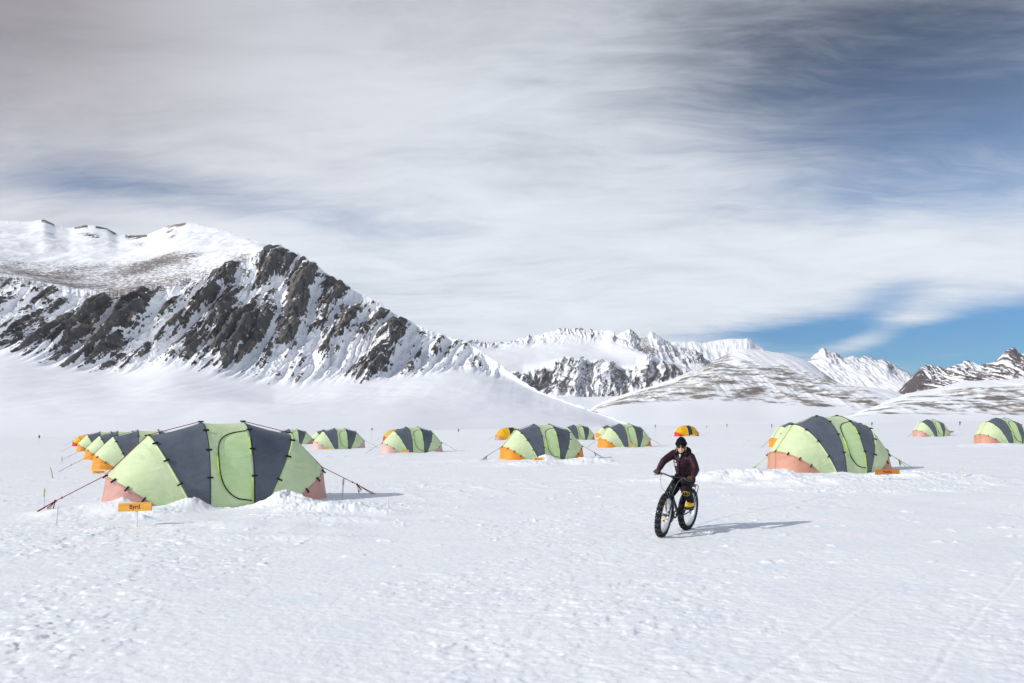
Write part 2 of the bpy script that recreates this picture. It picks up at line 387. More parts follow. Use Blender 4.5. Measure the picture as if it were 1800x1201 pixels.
def ground_height(x, y):
    x = np.asarray(x, float); y = np.asarray(y, float)
    r = np.hypot(x, y)
    z = 0.10 * fbm(x / 19, y / 23, 2, 3) * sst(5, 18, r) + 0.030 * fbm(x / 4.0, y / 6.0, 2, 5)
    near = 1 - sst(70, 220, r)
    mid = 1 - sst(260, 900, r)
    z = z + 0.10 * mid * sst(40, 80, r) * fbm(x / 7.0, y / 16.0, 3, 91)
    # wind crust: patches of small scallops and low ridges
    ca, sa = math.cos(0.35), math.sin(0.35)
    u = x * ca + y * sa; v = -x * sa + y * ca
    patch = sst(-0.28, 0.40, fbm(x / 3.7 + 4, y / 6.0, 3, 11))
    left = 0.45 + 0.40 * sst(2.0, -4.0, x) * sst(24, 12, r)
    crust = fbm(u * 2.6, v * 4.6, 4, 21, 0.62)
    pits = sst(0.12, 0.50, perlin(u * 3.4, v * 5.2, 31) + 0.5 * perlin(u * 8.5, v * 11.0, 32))
    flakes = sst(0.30, 0.52, perlin(u * 2.0 + 40, v * 3.6, 41) + 0.45 * perlin(u * 6, v * 9, 42))
    z = z + near * (0.015 * crust * (0.18 + 0.82 * patch) - 0.022 * pits * patch * left + 0.020 * flakes * (0.25 + patch * 0.75) * left)
    z = z + near * 0.007 * fbm(x * 8, y * 10, 3, 51, 0.6)
    sas = ridged(u / 2.6, v / 5.5, 3, 111, 0.55)
    z = z + mid * 0.045 * sst(16, 34, r) * sst(0.55, 0.95, sas) * sst(-0.15, 0.35, fbm(x / 17, y / 30, 2, 113))
    # scattered lumps
    lum = sst(0.50, 0.72, perlin(x * 1.5, y * 1.9, 61)) * sst(0.05, 0.45, perlin(x * 5.3, y * 6.1, 62))
    z = z + near * 0.030 * lum * sst(7, 14, r)
    # snow banked round the tents
    for t, p in zip(TENTS, _tpos):
        s = t[2]; a = R_(t[3])
        sel = (np.abs(x - p.x) < 8) & (np.abs(y - p.y) < 8)
        if not sel.any(): continue
        X = x[sel] - p.x; Y = y[sel] - p.y
        lx = (X * math.cos(a) + Y * math.sin(a)) / s; ly = (-X * math.sin(a) + Y * math.cos(a)) / s
        d = (np.sqrt((lx / 2.7) ** 2 + (ly / 1.2) ** 2) - 1)
        d = d * np.where(np.abs(lx) > 1.6, 2.0, 1.25)
        ring = np.exp(-((d - 0.10) / 0.42) ** 2)
        door = np.exp(-((lx - 0.15) / 0.55) ** 2) * sst(0.2, -0.6, ly)
        nz = fbm(X * 0.9 + t[0], Y * 0.9, 3, 71)
        lumpy = ridged(X * 1.9 + t[1], Y * 2.4, 4, 81, 0.6) - 0.45
        h = ring * np.clip(0.06 + 0.12 * nz + 0.06 * lumpy, 0, 0.35) * (1 - door) * (1 - 0.7 * sst(1.5, 2.2, np.abs(lx))) - 0.06 * door * ring
        z[sel] = z[sel] + h * (0.35 if t is TENTS[0] else 1.0)
    rough = None
    for gx, gy, a, b, h, rr in _mounds:
        sel = (np.abs(x - gx) < 3 * a) & (np.abs(y - gy) < 3 * b)
        if not sel.any(): continue
        X = x[sel]; Y = y[sel]
        wx = X + 0.35 * a * perlin(X * 1.1, Y * 1.3, 95); wy = Y + 0.35 * b * perlin(X * 1.3, Y * 1.1, 96)
        g = np.exp(-((wx - gx) / a) ** 2 - ((wy - gy) / b) ** 2)
        lump = ridged(X * 1.9, Y * 2.3, 5, 101, 0.62) - 0.35
        block = np.abs(perlin(X * 4.6, Y * 5.2, 103)) + 0.6 * np.abs(perlin(X * 11, Y * 12, 104))
        z[sel] = z[sel] + h * g * (1 + rr * (0.40 * lump - 0.35 * block + 0.12)) + rr * 0.055 * sst(0.08, 0.5, g) * (block - 0.3)
    for pts, hw, dp in _tracks:
        lo = np.min([list(p) for p in pts], 0) - 1; hi = np.max([list(p) for p in pts], 0) + 1
        sel = (x > lo[0]) & (x < hi[0]) & (y > lo[1]) & (y < hi[1])
        if not sel.any(): continue
        X = x[sel] + 0.03 * perlin(x[sel] * 0.8, y[sel] * 0.8, 7); Y = y[sel] + 0.05 * perlin(x[sel] * 0.8, y[sel] * 0.8, 8)
        d = np.full(X.shape, 9.0)
        for a, b in zip(pts[:-1], pts[1:]): d = np.minimum(d, seg_dist(X, Y, a, b))
        z[sel] = z[sel] - dp * np.exp(-(d / hw) ** 2) + dp * 0.45 * np.exp(-((d - 2.1 * hw) / (0.8 * hw)) ** 2)
    # level under the wheels
    return z

def gz(x, y):
    return float(ground_height(np.array([x]), np.array([y]))[0])

def build_ground():
    rad = np.concatenate([[0.5, 1.2, 2.2, 3.2, 4.0], np.geomspace(4.6, 70, 940), np.geomspace(70.6, 1500, 240), np.geomspace(1600, 12000, 30)])
    fine = np.linspace(R_(-36.5), R_(36.5), 1180)
    coarse = np.linspace(R_(36.5), R_(360 - 36.5), 150)[1:-1]
    ang = np.concatenate([fine, coarse])
    A, Rr = np.meshgrid(ang, rad)
    X = Rr * np.sin(A); Y = Rr * np.cos(A)
    Z = ground_height(X.ravel(), Y.ravel()).reshape(X.shape)
    Z = Z * (1 - sst(900, 1600, Rr))
    P = np.stack([X, Y, Z], -1)[:, ::-1]
    o = grid_mesh('snow_ground', P, M_SNOW, wrap=True)
    # wrap order is clockwise seen from above after the flip; make sure it faces up
    link(o); tag(o, kind='structure')
    return o
M_SNOW = snow_material()
build_ground()

# ---------------------------------------------------------------- mountains
def crom(P0, P1, P2, P3, t):
    t = t[:, None, None]
    return 0.5 * ((2 * P1) + (-P0 + P2) * t + (2 * P0 - 5 * P1 + 4 * P2 - P3) * t * t + (-P0 + 3 * P1 - 3 * P2 + P3) * t ** 3)

def loft(xs, curves, rows, smooth_px=6.0, rough=None, sharp=None, crest=None):
    """curves: lists of (bearing px, py, distance); py None = on the plain. -> points (R, C, 3), v (R,)
    sharp: which curves keep their corners (crests); the others are rounded off"""
    K = []
    dxp = xs[1] - xs[0]
    for ci, cv in enumerate(curves):
        k = max(1, int((smooth_px if (sharp is None or ci in sharp) else 55.0) / dxp))
        ker = np.hanning(2 * k + 3)[1:-1]; ker /= ker.sum(); pad = len(ker) // 2
        kd = np.hanning(2 * int(60 / dxp) + 3)[1:-1]; kd /= kd.sum()
        cx = [c[0] for c in cv]
        Yd = np.interp(xs, cx, [c[2] for c in cv])
        Yd = np.convolve(np.pad(Yd, len(kd) // 2, 'reflect', reflect_type='odd'), kd, 'valid')
        if cv[0][1] is None:
            ang = (xs - 900) / F_PX
            pts = np.stack([ang * Yd, Yd, np.full_like(Yd, -3.0)], -1)
        else:
            py = np.interp(xs, cx, [c[1] for c in cv])
            py = np.convolve(np.pad(py, pad, 'reflect', reflect_type='odd'), ker, 'valid')
            d = np.array(_F)[None] + np.array(CR)[None] * ((xs - 900) / F_PX)[:, None] - np.array(CU)[None] * ((py - 600.5) / F_PX)[:, None]
            pts = np.array([0, 0, H_CAM])[None] + d * (Yd / d[:, 1])[:, None]
        K.append(pts)
    K = np.array(K); out = []; vv = []
    n = len(K)
    for i in range(n - 1):
        t = np.linspace(0, 1, rows[i], endpoint=(i == n - 2))
        P0 = K[max(i - 1, 0)]; P3 = K[min(i + 2, n - 1)]
        if i == 0 or i in (crest or ()): P0 = 2 * K[i] - K[i + 1]
        if i == n - 2 or (i + 1) in (crest or ()): P3 = 2 * K[i + 1] - K[i]
        out.append(crom(P0[None], K[i][None], K[i + 1][None], P3[None], t)); vv.append(i + t)
    P = np.concatenate(out); v = np.concatenate(vv)
    for ci, rg in enumerate(rough or []):       # crags along a crest
        if rg:
            wgt = np.exp(-((v - ci) / 0.10) ** 2)[:, None]
            jag = fbm(xs / 11.0, xs * 0 + ci * 3.3, 4, 5 + ci, 0.62)[None]
            P[..., 2] += wgt * jag * rg * P[..., 1] / F_PX
    return P, v

def normals(P):
    du = np.gradient(P, axis=1); dv = np.gradient(P, axis=0)
    n = np.cross(du, dv); n /= np.linalg.norm(n, axis=-1, keepdims=True) + 1e-9
    return n * np.where(n[..., 1:2] * 0 + (n[..., 2:3]) < 0, -1, 1)

def flat_dir(P):
    """horizontal-ish push direction, towards the viewer's side of the face"""
    n = normals(P); n[..., 2] *= 0.5
    n /= np.linalg.norm(n, axis=-1, keepdims=True) + 1e-9
    return n

M_ALP = alpine_material('near_mountain_rock', (0.036, 0.037, 0.042), (0.098, 0.094, 0.094), (0.225, 0.19, 0.15), 0.16, blur=0.05, gravel=(0.24, 0.21, 0.20))
M_FAR = alpine_material('far_mountain_rock', (0.085, 0.085, 0.095), (0.15, 0.14, 0.14), (0.25, 0.22, 0.19), 0.040, blur=0.20)  # far rock lightened in its colour to stand in for distance haze
M_HILL = alpine_material('gravel_hill', (0.15, 0.13, 0.112), (0.235, 0.205, 0.17), (0.33, 0.285, 0.225), 0.060, streak=(0.30, 0.45, 1.9), blur=0.22, gravel=(0.26, 0.22, 0.18))
M_DARK = alpine_material('dark_mountain_rock', (0.055, 0.045, 0.05), (0.11, 0.085, 0.085), (0.22, 0.18, 0.165), 0.035, blur=0.13)

def mound2(xs, px, s): return np.exp(-((xs - px) / s) ** 2)

def near_mountain():
    xs = np.arange(-420, 1120, 0.95)
    cur = [
        [(-420, None, 330), (0, None, 400), (400, None, 470), (700, None, 600), (900, None, 800), (1120, None, 1000)],
        [(-420, 740, 700), (0, 722, 760), (400, 716, 800), (700, 716, 880), (900, 724, 980), (1010, 733, 1060), (1060, 745, 1080), (1120, 758, 1090)],
        [(-420, 610, 1080), (0, 622, 1120), (100, 640, 1120), (200, 655, 1120), (300, 640, 1125), (400, 655, 1130), (480, 668, 1140), (600, 664, 1160),
         (700, 664, 1180), (780, 650, 1230), (840, 650, 1270), (900, 676, 1250), (950, 697, 1210), (1010, 715, 1160), (1060, 732, 1130), (1120, 754, 1110)],
        [(-420, 470, 1250), (-100, 478, 1280), (0, 487, 1290), (60, 496, 1280), (130, 512, 1270), (200, 520, 1270), (270, 508, 1290), (350, 485, 1320), (420, 458, 1360), (482, 431, 1400),
         (520, 447, 1395), (560, 469, 1390), (600, 499, 1385), (640, 520, 1380), (668, 531, 1375), (676, 541, 1374), (720, 565, 1370), (780, 590, 1360), (830, 606, 1350),
         (860, 626, 1330), (900, 657, 1290), (950, 689, 1240), (1000, 708, 1180), (1050, 724, 1130), (1120, 752, 1112)],
        [(-420, 430, 1560), (-100, 440, 1580), (0, 449, 1600), (60, 458, 1600), (130, 462, 1600), (200, 460, 1590), (300, 444, 1560), (400, 436, 1500), (482, 433, 1430),
         (520, 452, 1430), (600, 506, 1420), (668, 538, 1410), (720, 572, 1400), (830, 613, 1380), (900, 665, 1310), (1000, 716, 1200), (1120, 756, 1125)],
        [(-420, 380, 2500), (-200, 384, 2500), (-60, 386, 2450), (0, 388, 2400), (50, 390, 2400), (78, 386, 2400), (98, 396, 2380), (122, 401, 2380), (150, 396, 2350), (165, 396, 2330), (190, 402, 2320), (206, 412, 2300),
         (235, 414, 2250), (258, 413, 2150), (275, 406, 2030), (295, 397, 1960), (330, 391, 1900), (360, 397, 1860), (385, 402, 1820), (430, 418, 1680), (470, 430, 1520), (486, 436, 1470),
         (520, 458, 1470), (600, 512, 1460), (668, 546, 1450), (720, 580, 1440), (830, 622, 1410), (900, 674, 1340), (1000, 724, 1230), (1120, 760, 1140)],
        [(-420, None, 3800), (0, None, 3600), (330, None, 2900), (480, None, 2250), (700, None, 2000), (900, None, 1800), (1120, None, 1300)],
    ]
    P, v = loft(xs, cur, [50, 110, 300, 90, 110, 16], smooth_px=6, rough=[0, 0, 0, 3.5, 0, 1.2, 0], sharp=(3, 5), crest=(3, 5))
    V = np.repeat(v[:, None], len(xs), 1); PX = np.repeat(xs[None], len(v), 0)
    X, Y, Z = P[..., 0], P[..., 1], P[..., 2]
    fd = flat_dir(P)
    face = sst(1.72, 2.10, V) * (1 - sst(2.95, 3.08, V + 0.16 * fbm(PX / 26, PX * 0 + V, 3, 333) * (PX < 430))) * (1 - sst(845, 900, PX))
    face = face * sst(1.0, 0.0, np.clip(V - 2.9, 0, 1) * 4)
    k = 0.34 - 0.13 * sst(300, 480, PX)
    wob = 16 * fbm(X / 140, Z / 140, 3, 201)
    q = X - k * Z + wob
    r1 = np.abs(perlin(q / 54, Z / 230 + 3, 211)) * 1.9
    r2 = np.abs(perlin((q + 9 * fbm(X / 40, Z / 40, 2, 5)) / 21, Z / 75, 221)) * 1.7
    r1 = np.minimum(r1, 1.1); r2 = np.minimum(r2, 1.1)
    r3 = fbm(q / 9, Z / 20, 5, 231, 0.66)
    r4 = fbm(X / 13, Z / 9 + X / 34, 5, 241, 0.66)
    big = perlin(X / 190 + 5, Z / 260, 251)
    disp = face * sst(1.82, 2.35, V) * (1 - 0.5 * sst(2.75, 2.98, V)) * (30 * (r1 - 0.4) + 14 * (r2 - 0.4) + 7.0 * r3 + 5.0 * r4)
    # smooth wind-scoured snow elsewhere
    soft = (1 - face) * sst(0.2, 1.0, V)
    disp = disp + soft * (2.2 * fbm(X / 70, Z / 26 + Y / 160, 3, 261) + 0.35 * fbm(q / 14, Z / 160, 2, 262) * sst(0.9, 1.6, V))
    up = sst(3.05, 3.6, V)
    disp = disp + sst(3.2, 3.8, V) * (1 - sst(4.6, 4.95, V)) * (1 - sst(430, 500, PX)) * (14 * fbm(X / 150, Y / 190, 3, 271) + 4 * fbm(X / 40, Y / 60, 3, 272))
    P = P + fd * disp[..., None]
    N = normals(P)
    steep = sst(0.78, 0.45, np.abs(N[..., 2]))
    # how bare: on the ribs, towards the top of the face, less in the gullies
    hgt = sst(2.0, 2.75, V)
    depthfield = 0.85 * np.minimum(r1 - 0.30, 0.36) + 0.42 * np.minimum(r2 - 0.28, 0.5) + 0.52 * r3 + 0.46 * r4 + 0.40 * fbm((q + 4 * r3) / 6.5, Z / 55, 3, 345, 0.6)
    low_reach = 1.74 + 0.30 * fbm(q / 60, q * 0 + 2.0, 2, 281) + 0.10 * r3
    bare = face * sst(low_reach, low_reach + 0.22, V)
    rich = 0.08 + 0.14 * mound2(PX, 520, 150) + 0.05 * mound2(PX, 40, 90) + 0.16 * mound2(PX, 190, 50) * sst(2.6, 2.2, V) + 0.06 * mound2(PX, 690, 70) - 0.16 * sst(745, 850, PX) + (0.26 * sst(2.50, 2.80, V) - 0.06) * (1 - sst(400, 460, PX)) - 0.07 * mound2(PX, 330, 60) - 0.06 * mound2(PX, 110, 40)
    rich = rich - 0.34 * sst(2.45, 1.85, V)
    rock = 0.185 - 0.10 * sst(430, 330, PX) + rich + depthfield * 1.9 + 0.22 * (steep - 0.55) + 0.14 * big
    run = np.exp(-(perlin((q + 5 * r4) / 15, Z / 120, 355) / 0.085) ** 2) + 0.7 * np.exp(-(perlin((q + 4 * r3) / 7.5, Z / 60, 356) / 0.10) ** 2)
    rock = rock - 0.34 * run * sst(-0.25, 0.25, fbm(X / 60, Z / 50, 2, 357))
    rock = np.where(face > 0, rock, 0) * bare
    rock = rock - sst(2.955, 3.0, V) * 0.35 * (PX > 480) * sst(0.1, -0.1, fbm(PX / 14, PX * 0, 2, 77))
    # dark rocks on the skyline of the plateau
    sk = sst(4.84, 4.95, V) * ((mound2(PX, 84, 12) + mound2(PX, 142, 12) + mound2(PX, 185, 18) + mound2(PX, 240, 20)) > 0.4)
    band = mound2(PX, 235, 26) * np.exp(-((V - 4.82) / 0.10) ** 2) + 0.9 * mound2(PX, 170, 24) * np.exp(-((V - 4.66) / 0.10) ** 2) + 0.7 * mound2(PX, 145, 14) * np.exp(-((V - 4.72) / 0.05) ** 2)
    rock = rock + 0.80 * sk * sst(-0.40, 0.0, fbm(X / 14, X * 0, 3, 88)) + 0.85 * band * (0.7 + 0.6 * fbm(X / 22, Y / 30, 3, 291)) + up * 0.0
    # gravel shelf and the pale speckled flank of the top
    gr = (sst(2.84, 2.98, V) - sst(3.75, 4.25, V)) * (1 - sst(400, 470, PX))
    gr = gr * (0.64 - 0.14 * sst(200, 420, PX)) * (0.88 + 0.40 * fbm(X / 120, Y / 90, 3, 301)) - 0.5 * mound2(PX, 120, 40) * np.exp(-((V - 3.02) / 0.05) ** 2)
    gr = gr + 0.55 * mound2(PX, 300, 22) * sst(4.25, 4.6, V) * (0.8 + fbm(X / 30, Y / 40, 3, 311)) + 0.62 * mound2(PX, 318, 16) * sst(4.80, 4.95, V) + 0.5 * mound2(PX, 245, 26) * np.exp(-((V - 4.55) / 0.22) ** 2) + 0.25 * mound2(PX, 310, 50) * np.exp(-((V - 4.1) / 0.3) ** 2)
    gr = gr + 0.32 * mound2(PX, 435, 30) * np.exp(-((V - 3.2) / 0.25) ** 2)
    o = grid_mesh('mountain', P, M_ALP, {'rock': np.clip(rock, -0.5, 1.2), 'gravel': np.clip(gr, 0, 1)})
    link(o); tag(o, 'steep dark rock mountain streaked with snow rising on the left', kind='structure')
near_mountain()

def far_range():
    xs = np.arange(760, 1340, 0.8)
    cur = [
        [(760, None, 2300), (1340, None, 2300)],
        [(760, 725, 3400), (900, 712, 3450), (1000, 700, 3500), (1100, 698, 3500), (1340, 700, 3500)],
        [(760, 690, 3700), (900, 678, 3700), (920, 680, 3700), (960, 692, 3700), (1000, 690, 3710), (1050, 698, 3710), (1100, 690, 3720), (1150, 675, 3730), (1200, 668, 3740), (1260, 672, 3760), (1340, 690, 3800)],
        [(760, 650, 3900), (860, 652, 3900), (920, 660, 3900), (950, 648, 3910), (980, 632, 3920), (1000, 628, 3930), (1025, 634, 3920), (1060, 633, 3930), (1090, 644, 3930), (1120, 646, 3930), (1137, 623, 3980), (1165, 634, 3960), (1200, 650, 3930), (1260, 668, 3900), (1340, 690, 3900)],
        [(760, 622, 4500), (860, 624, 4600), (960, 626, 4600), (1000, 623, 4600), (1060, 622, 4700), (1110, 624, 4500), (1137, 621, 4200), (1170, 632, 4200), (1205, 647, 4200), (1260, 668, 4100), (1340, 692, 4100)],
        [(760, 602, 5200), (800, 598, 5200), (826, 597, 5200), (848, 600, 5200), (872, 604, 5200), (905, 597, 5200), (940, 590, 5200), (975, 581, 5200), (1000, 577, 5200), (1022, 577, 5200), (1045, 582, 5180), (1074, 581, 5150),
         (1085, 591, 5050), (1105, 607, 4800), (1130, 618, 4500), (1160, 633, 4400), (1205, 650, 4300), (1260, 672, 4250), (1340, 696, 4250)],
        [(760, None, 7000), (1340, None, 6500)],
    ]
    P, v = loft(xs, cur, [8, 30, 150, 40, 110, 8], smooth_px=4, rough=[0, 0, 0, 3, 0, 2.4, 0], sharp=(2, 3, 5), crest=(3, 5))
    V = np.repeat(v[:, None], len(xs), 1); PX = np.repeat(xs[None], len(v), 0)
    X, Y, Z = P[..., 0], P[..., 1], P[..., 2]
    fd = flat_dir(P)
    q = X - 0.45 * Z + 75 * fbm(X / 190, Z / 160, 4, 401)
    r1 = ridged(q / 120, Z / 700, 2, 411); r2 = ridged(q / 46, Z / 220, 3, 421); r3 = fbm(q / 20, Z / 40, 4, 431, 0.6)
    f1 = sst(1.75, 2.1, V) * (1 - sst(2.95, 3.15, V)); f2 = sst(4.35, 4.8, V) * (1 - sst(5.0, 5.1, V))
    P = P + fd * ((f1 * (48 * (r1 - 0.5) + 26 * (r2 - 0.5) + 16 * r3 + 28 * fbm(X / 120, Z / 70, 4, 449)) + f2 * (14 * (r1 - 0.5) + 13 * (r2 - 0.5) + 8 * r3 + 14 * fbm(X / 90, Z / 60, 4, 447)) + 7 * fbm(X / 200, Z / 90, 3, 441))[..., None])
    N = normals(P)
    rt = np.clip(N[..., 0], -1, 1)       # faces turned to the right carry more bare rock
    rock = f1 * (0.30 + 0.5 * (r2 - 0.5) + 0.45 * r3 + 0.36 * sst(0.0, 0.7, rt) - 0.2 * (r1 - 0.5)) + f2 * (0.12 + 0.45 * (r2 - 0.5) + 0.45 * r3 + 0.40 * sst(0.1, 0.6, rt) + 0.12 * mound2(PX, 1020, 60))
    rock = rock + 0.40 * sst(4.93, 5.0, V) * sst(0.05, 0.3, fbm(PX / 7, PX * 0, 2, 3)) + f1 * 0.14 * mound2(PX, 1170, 40) + f1 * 0.12 * mound2(PX, 960, 30)
    gr = 0.50 * mound2(PX, 1115, 26) * np.exp(-((V - 4.6) / 0.35) ** 2) + 0.34 * mound2(PX, 940, 40) * np.exp(-((V - 4.75) / 0.15) ** 2)
    o = grid_mesh('mountain', P, M_FAR, {'rock': np.clip(rock, -0.5, 1.2), 'gravel': np.clip(gr, 0, 1)})
    link(o); tag(o, 'distant snowy range with grey rock ribs in the middle', kind='structure')
far_range()

def peak(label, x0, x1, step, skyline, dist, foot, foot_d, mat, rough, rocky, rib, rows=(8, 90, 40), shoulder=0.55, tall=1.0, rockfn=None, back=None, seed=500, mid_curve=None, k=0.2, smooth_px=3.0):
    xs = np.arange(x0, x1, step)
    skyl = [(px, py, dist) for px, py in skyline]
    ft = [(px, py, foot_d) for px, py in foot]
    mid = mid_curve or [(px, py + (np.interp(px, [f[0] for f in foot], [f[1] for f in foot]) - py) * shoulder, foot_d + (dist - foot_d) * 0.55) for px, py in skyline]
    cur = [[(x0, None, foot_d * 0.8), (x1, None, foot_d * 0.8)], ft, mid, skyl, [(x0, None, back or dist * 1.35), (x1, None, back or dist * 1.35)]]
    P, v = loft(xs, cur, [rows[0], rows[1], rows[1], 8], smooth_px=smooth_px, rough=[0, 0, 0, rough * 0.8, 0], sharp=(3,), crest=(3,))
    V = np.repeat(v[:, None], len(xs), 1); PX = np.repeat(xs[None], len(v), 0)
    X, Y, Z = P[..., 0], P[..., 1], P[..., 2]
    fd = flat_dir(P)
    q = X - k * Z + rib * 0.5 * fbm(X / (rib * 3), Z / (rib * 3), 3, seed)
    r1 = ridged(q / rib, Z / (rib * 5), 2, seed + 1); r2 = ridged(q / (rib * 0.38), Z / (rib * 1.8), 3, seed + 2); r3 = fbm(q / (rib * 0.16), Z / (rib * 0.35), 4, seed + 3, 0.6)
    f = sst(1.1, 1.6, V) * (1 - sst(3.0, 3.1, V)) * (1 - 0.55 * sst(2.6, 3.0, V))
    P = P + fd * (f * rib * (0.26 * (r1 - 0.5) + 0.16 * (r2 - 0.5) + 0.09 * r3 + 0.34 * fbm(X / (rib * 1.3), Z / (rib * 0.8), 4, seed + 7)))[..., None] * tall
    N = normals(P)
    rock, gr = rockfn(PX, V, X, Y, Z, r1, r2, r3, N)
    o = grid_mesh('mountain', P, mat, {'rock': np.clip(rock, -0.5, 1.2), 'gravel': np.clip(gr, 0, 1)})
    link(o); tag(o, label, kind='structure')
    return o

# ridge to the right of the middle range
peak('snowy ridge with a white pointed summit behind the middle range', 1040, 1300, 0.8,
     [(1040, 600), (1080, 592), (1095, 584), (1108, 578), (1114, 584), (1126, 595), (1134, 592), (1145, 582), (1158, 590), (1168, 597), (1182, 606), (1205, 614), (1222, 614), (1234, 624), (1250, 638), (1275, 650), (1300, 660)],
     6600, [(1040, 655), (1300, 668)], 5200, M_FAR, 3.0, 0.3, 90,
     rockfn=lambda PX, V, X, Y, Z, a, b, c, N: (sst(1.6, 2.4, V) * (0.20 + 0.5 * (b - 0.5) + 0.5 * c + 0.34 * sst(0, .6, N[..., 0]) + 0.16 * sst(1165, 1215, PX) - 0.35 * mound2(PX, 1150, 14)), 0.55 * mound2(PX, 1132, 12) * sst(1.6, 2.5, V) + 0.5 * mound2(PX, 1150, 20) * np.exp(-((V - 2.2) / .3) ** 2)), seed=520)
# far white dome
peak('far white snow dome on the skyline left of the brown hill', 1120, 1420, 0.9,
     [(1120, 612), (1165, 606), (1190, 600), (1212, 599), (1235, 602), (1262, 597), (1290, 595), (1320, 596), (1327, 603), (1338, 612), (1360, 628), (1420, 655)],
     8000, [(1120, 690), (1420, 690)], 6600, M_FAR, 1.6, 0.1, 240,
     rockfn=lambda PX, V, X, Y, Z, a, b, c, N: (sst(2.5, 2.9, V) * (0.05 + 0.4 * (b - .5) + 0.4 * c + 0.3 * mound2(PX, 1322, 12)), 0 * V), seed=540, tall=0.5)
# right-hand far peaks
peak('far pointed white peaks under the blue sky on the right', 1360, 1720, 0.9,
     [(1360, 655), (1400, 642), (1422, 632), (1436, 618), (1447, 613), (1456, 617), (1472, 624), (1485, 628), (1500, 626), (1512, 630), (1520, 626), (1532, 629), (1543, 633), (1556, 631), (1570, 640), (1585, 650), (1605, 659), (1650, 672), (1720, 690)],
     7600, [(1360, 690), (1720, 712)], 6000, M_FAR, 2.6, 0.2, 150,
     rockfn=lambda PX, V, X, Y, Z, a, b, c, N: (sst(2.2, 2.85, V) * (0.32 + 0.6 * (b - .5) + 0.6 * c + 0.30 * sst(0, .6, N[..., 0]) - 0.12 * mound2(PX, 1500, 20)), 0 * V), seed=560, tall=0.8)
# brown-black mountain at the right
peak('dark brown rocky mountain with snow stripes on the right', 1560, 2150, 0.9,
     [(1560, 708), (1580, 692), (1598, 668), (1610, 655), (1621, 642), (1640, 643), (1662, 649), (1678, 642), (1692, 636), (1704, 634), (1718, 641), (1730, 642), (1742, 637), (1752, 634), (1762, 622), (1772, 614), (1782, 611), (1790, 620), (1796, 622), (1812, 616), (1840, 604), (1900, 620), (1980, 600), (2150, 640)],
     4600, [(1560, 714), (1590, 700), (1650, 690), (1750, 678), (2150, 668)], 3900, M_DARK, 3.6, 0.7, 70, k=0.5,
     rockfn=lambda PX, V, X, Y, Z, a, b, c, N: (sst(0.9, 1.3, V) * (0.46 + 0.8 * (b - .5) + 0.25 * (a - .5) + 0.5 * c + 0.20 * sst(0, .6, N[..., 0]) + 0.35 * mound2(PX, 1603, 18) + 0.14 * mound2(PX, 1780, 16) * sst(2.2, 2.6, V)), 0 * V), seed=580)
# gravel-streaked hill in front of the middle range
def hill_rock(PX, V, X, Y, Z, a, b, c, N):
    st = fbm(X / 70 + Z / 30, Y / 260 + Z / 16, 4, 610, 0.6) + 0.35 * fbm(X / 20, Z / 5, 3, 612)
    body = sst(1.05, 1.3, V) * (1 - sst(2.25, 2.55, V))
    rock = body * (0.46 + 0.70 * st - 0.25 * sst(1430, 1540, PX) * sst(1.5, 1.9, V)) * (0.55 + 0.45 * sst(1590, 1520, PX))
    left = sst(2.0, 2.3, V) * (mound2(PX, 1262, 34) + 0.5 * mound2(PX, 1200, 40)) * (0.56 + 0.6 * c)
    spk = sst(2.3, 2.6, V) * mound2(PX, 1320, 30) * (0.24 + 0.6 * c + 0.3 * (b - .5))
    cliff = 0.9 * mound2(PX, 1458, 17) * sst(1.9, 2.4, V) * (0.62 + 0.9 * c)
    fade = sst(1.0, 1.25, V + 0.10 * fbm(PX / 25, PX * 0, 2, 5))
    return np.maximum(np.maximum(rock, left), np.maximum(spk, cliff)) * fade, 0 * V
peak('low rounded hill with brown gravel showing through thin snow', 1015, 1680, 0.9,
     [(1015, 742), (1045, 713), (1075, 700), (1100, 692), (1140, 680), (1180, 667), (1220, 651), (1250, 638), (1275, 624), (1295, 615), (1308, 612), (1340, 616), (1380, 622), (1412, 632), (1428, 640), (1445, 653), (1465, 668), (1480, 676), (1520, 681), (1560, 685), (1600, 697), (1680, 745)],
     2700, [(1015, 744), (1045, 722), (1100, 714), (1150, 716), (1190, 712), (1250, 716), (1300, 718), (1350, 725), (1400, 722), (1480, 728), (1560, 730), (1620, 738), (1680, 750)], 1750, M_HILL, 0.9, 0.4, 60,
     rockfn=hill_rock, seed=600, tall=0.22, smooth_px=8,
     mid_curve=[(1015, 743, 2000), (1045, 717, 2000), (1100, 700, 2050), (1200, 672, 2150), (1260, 652, 2200), (1320, 651, 2200), (1400, 664, 2150), (1470, 680, 2100), (1530, 686, 2050), (1600, 702, 2000), (1680, 748, 1950)])
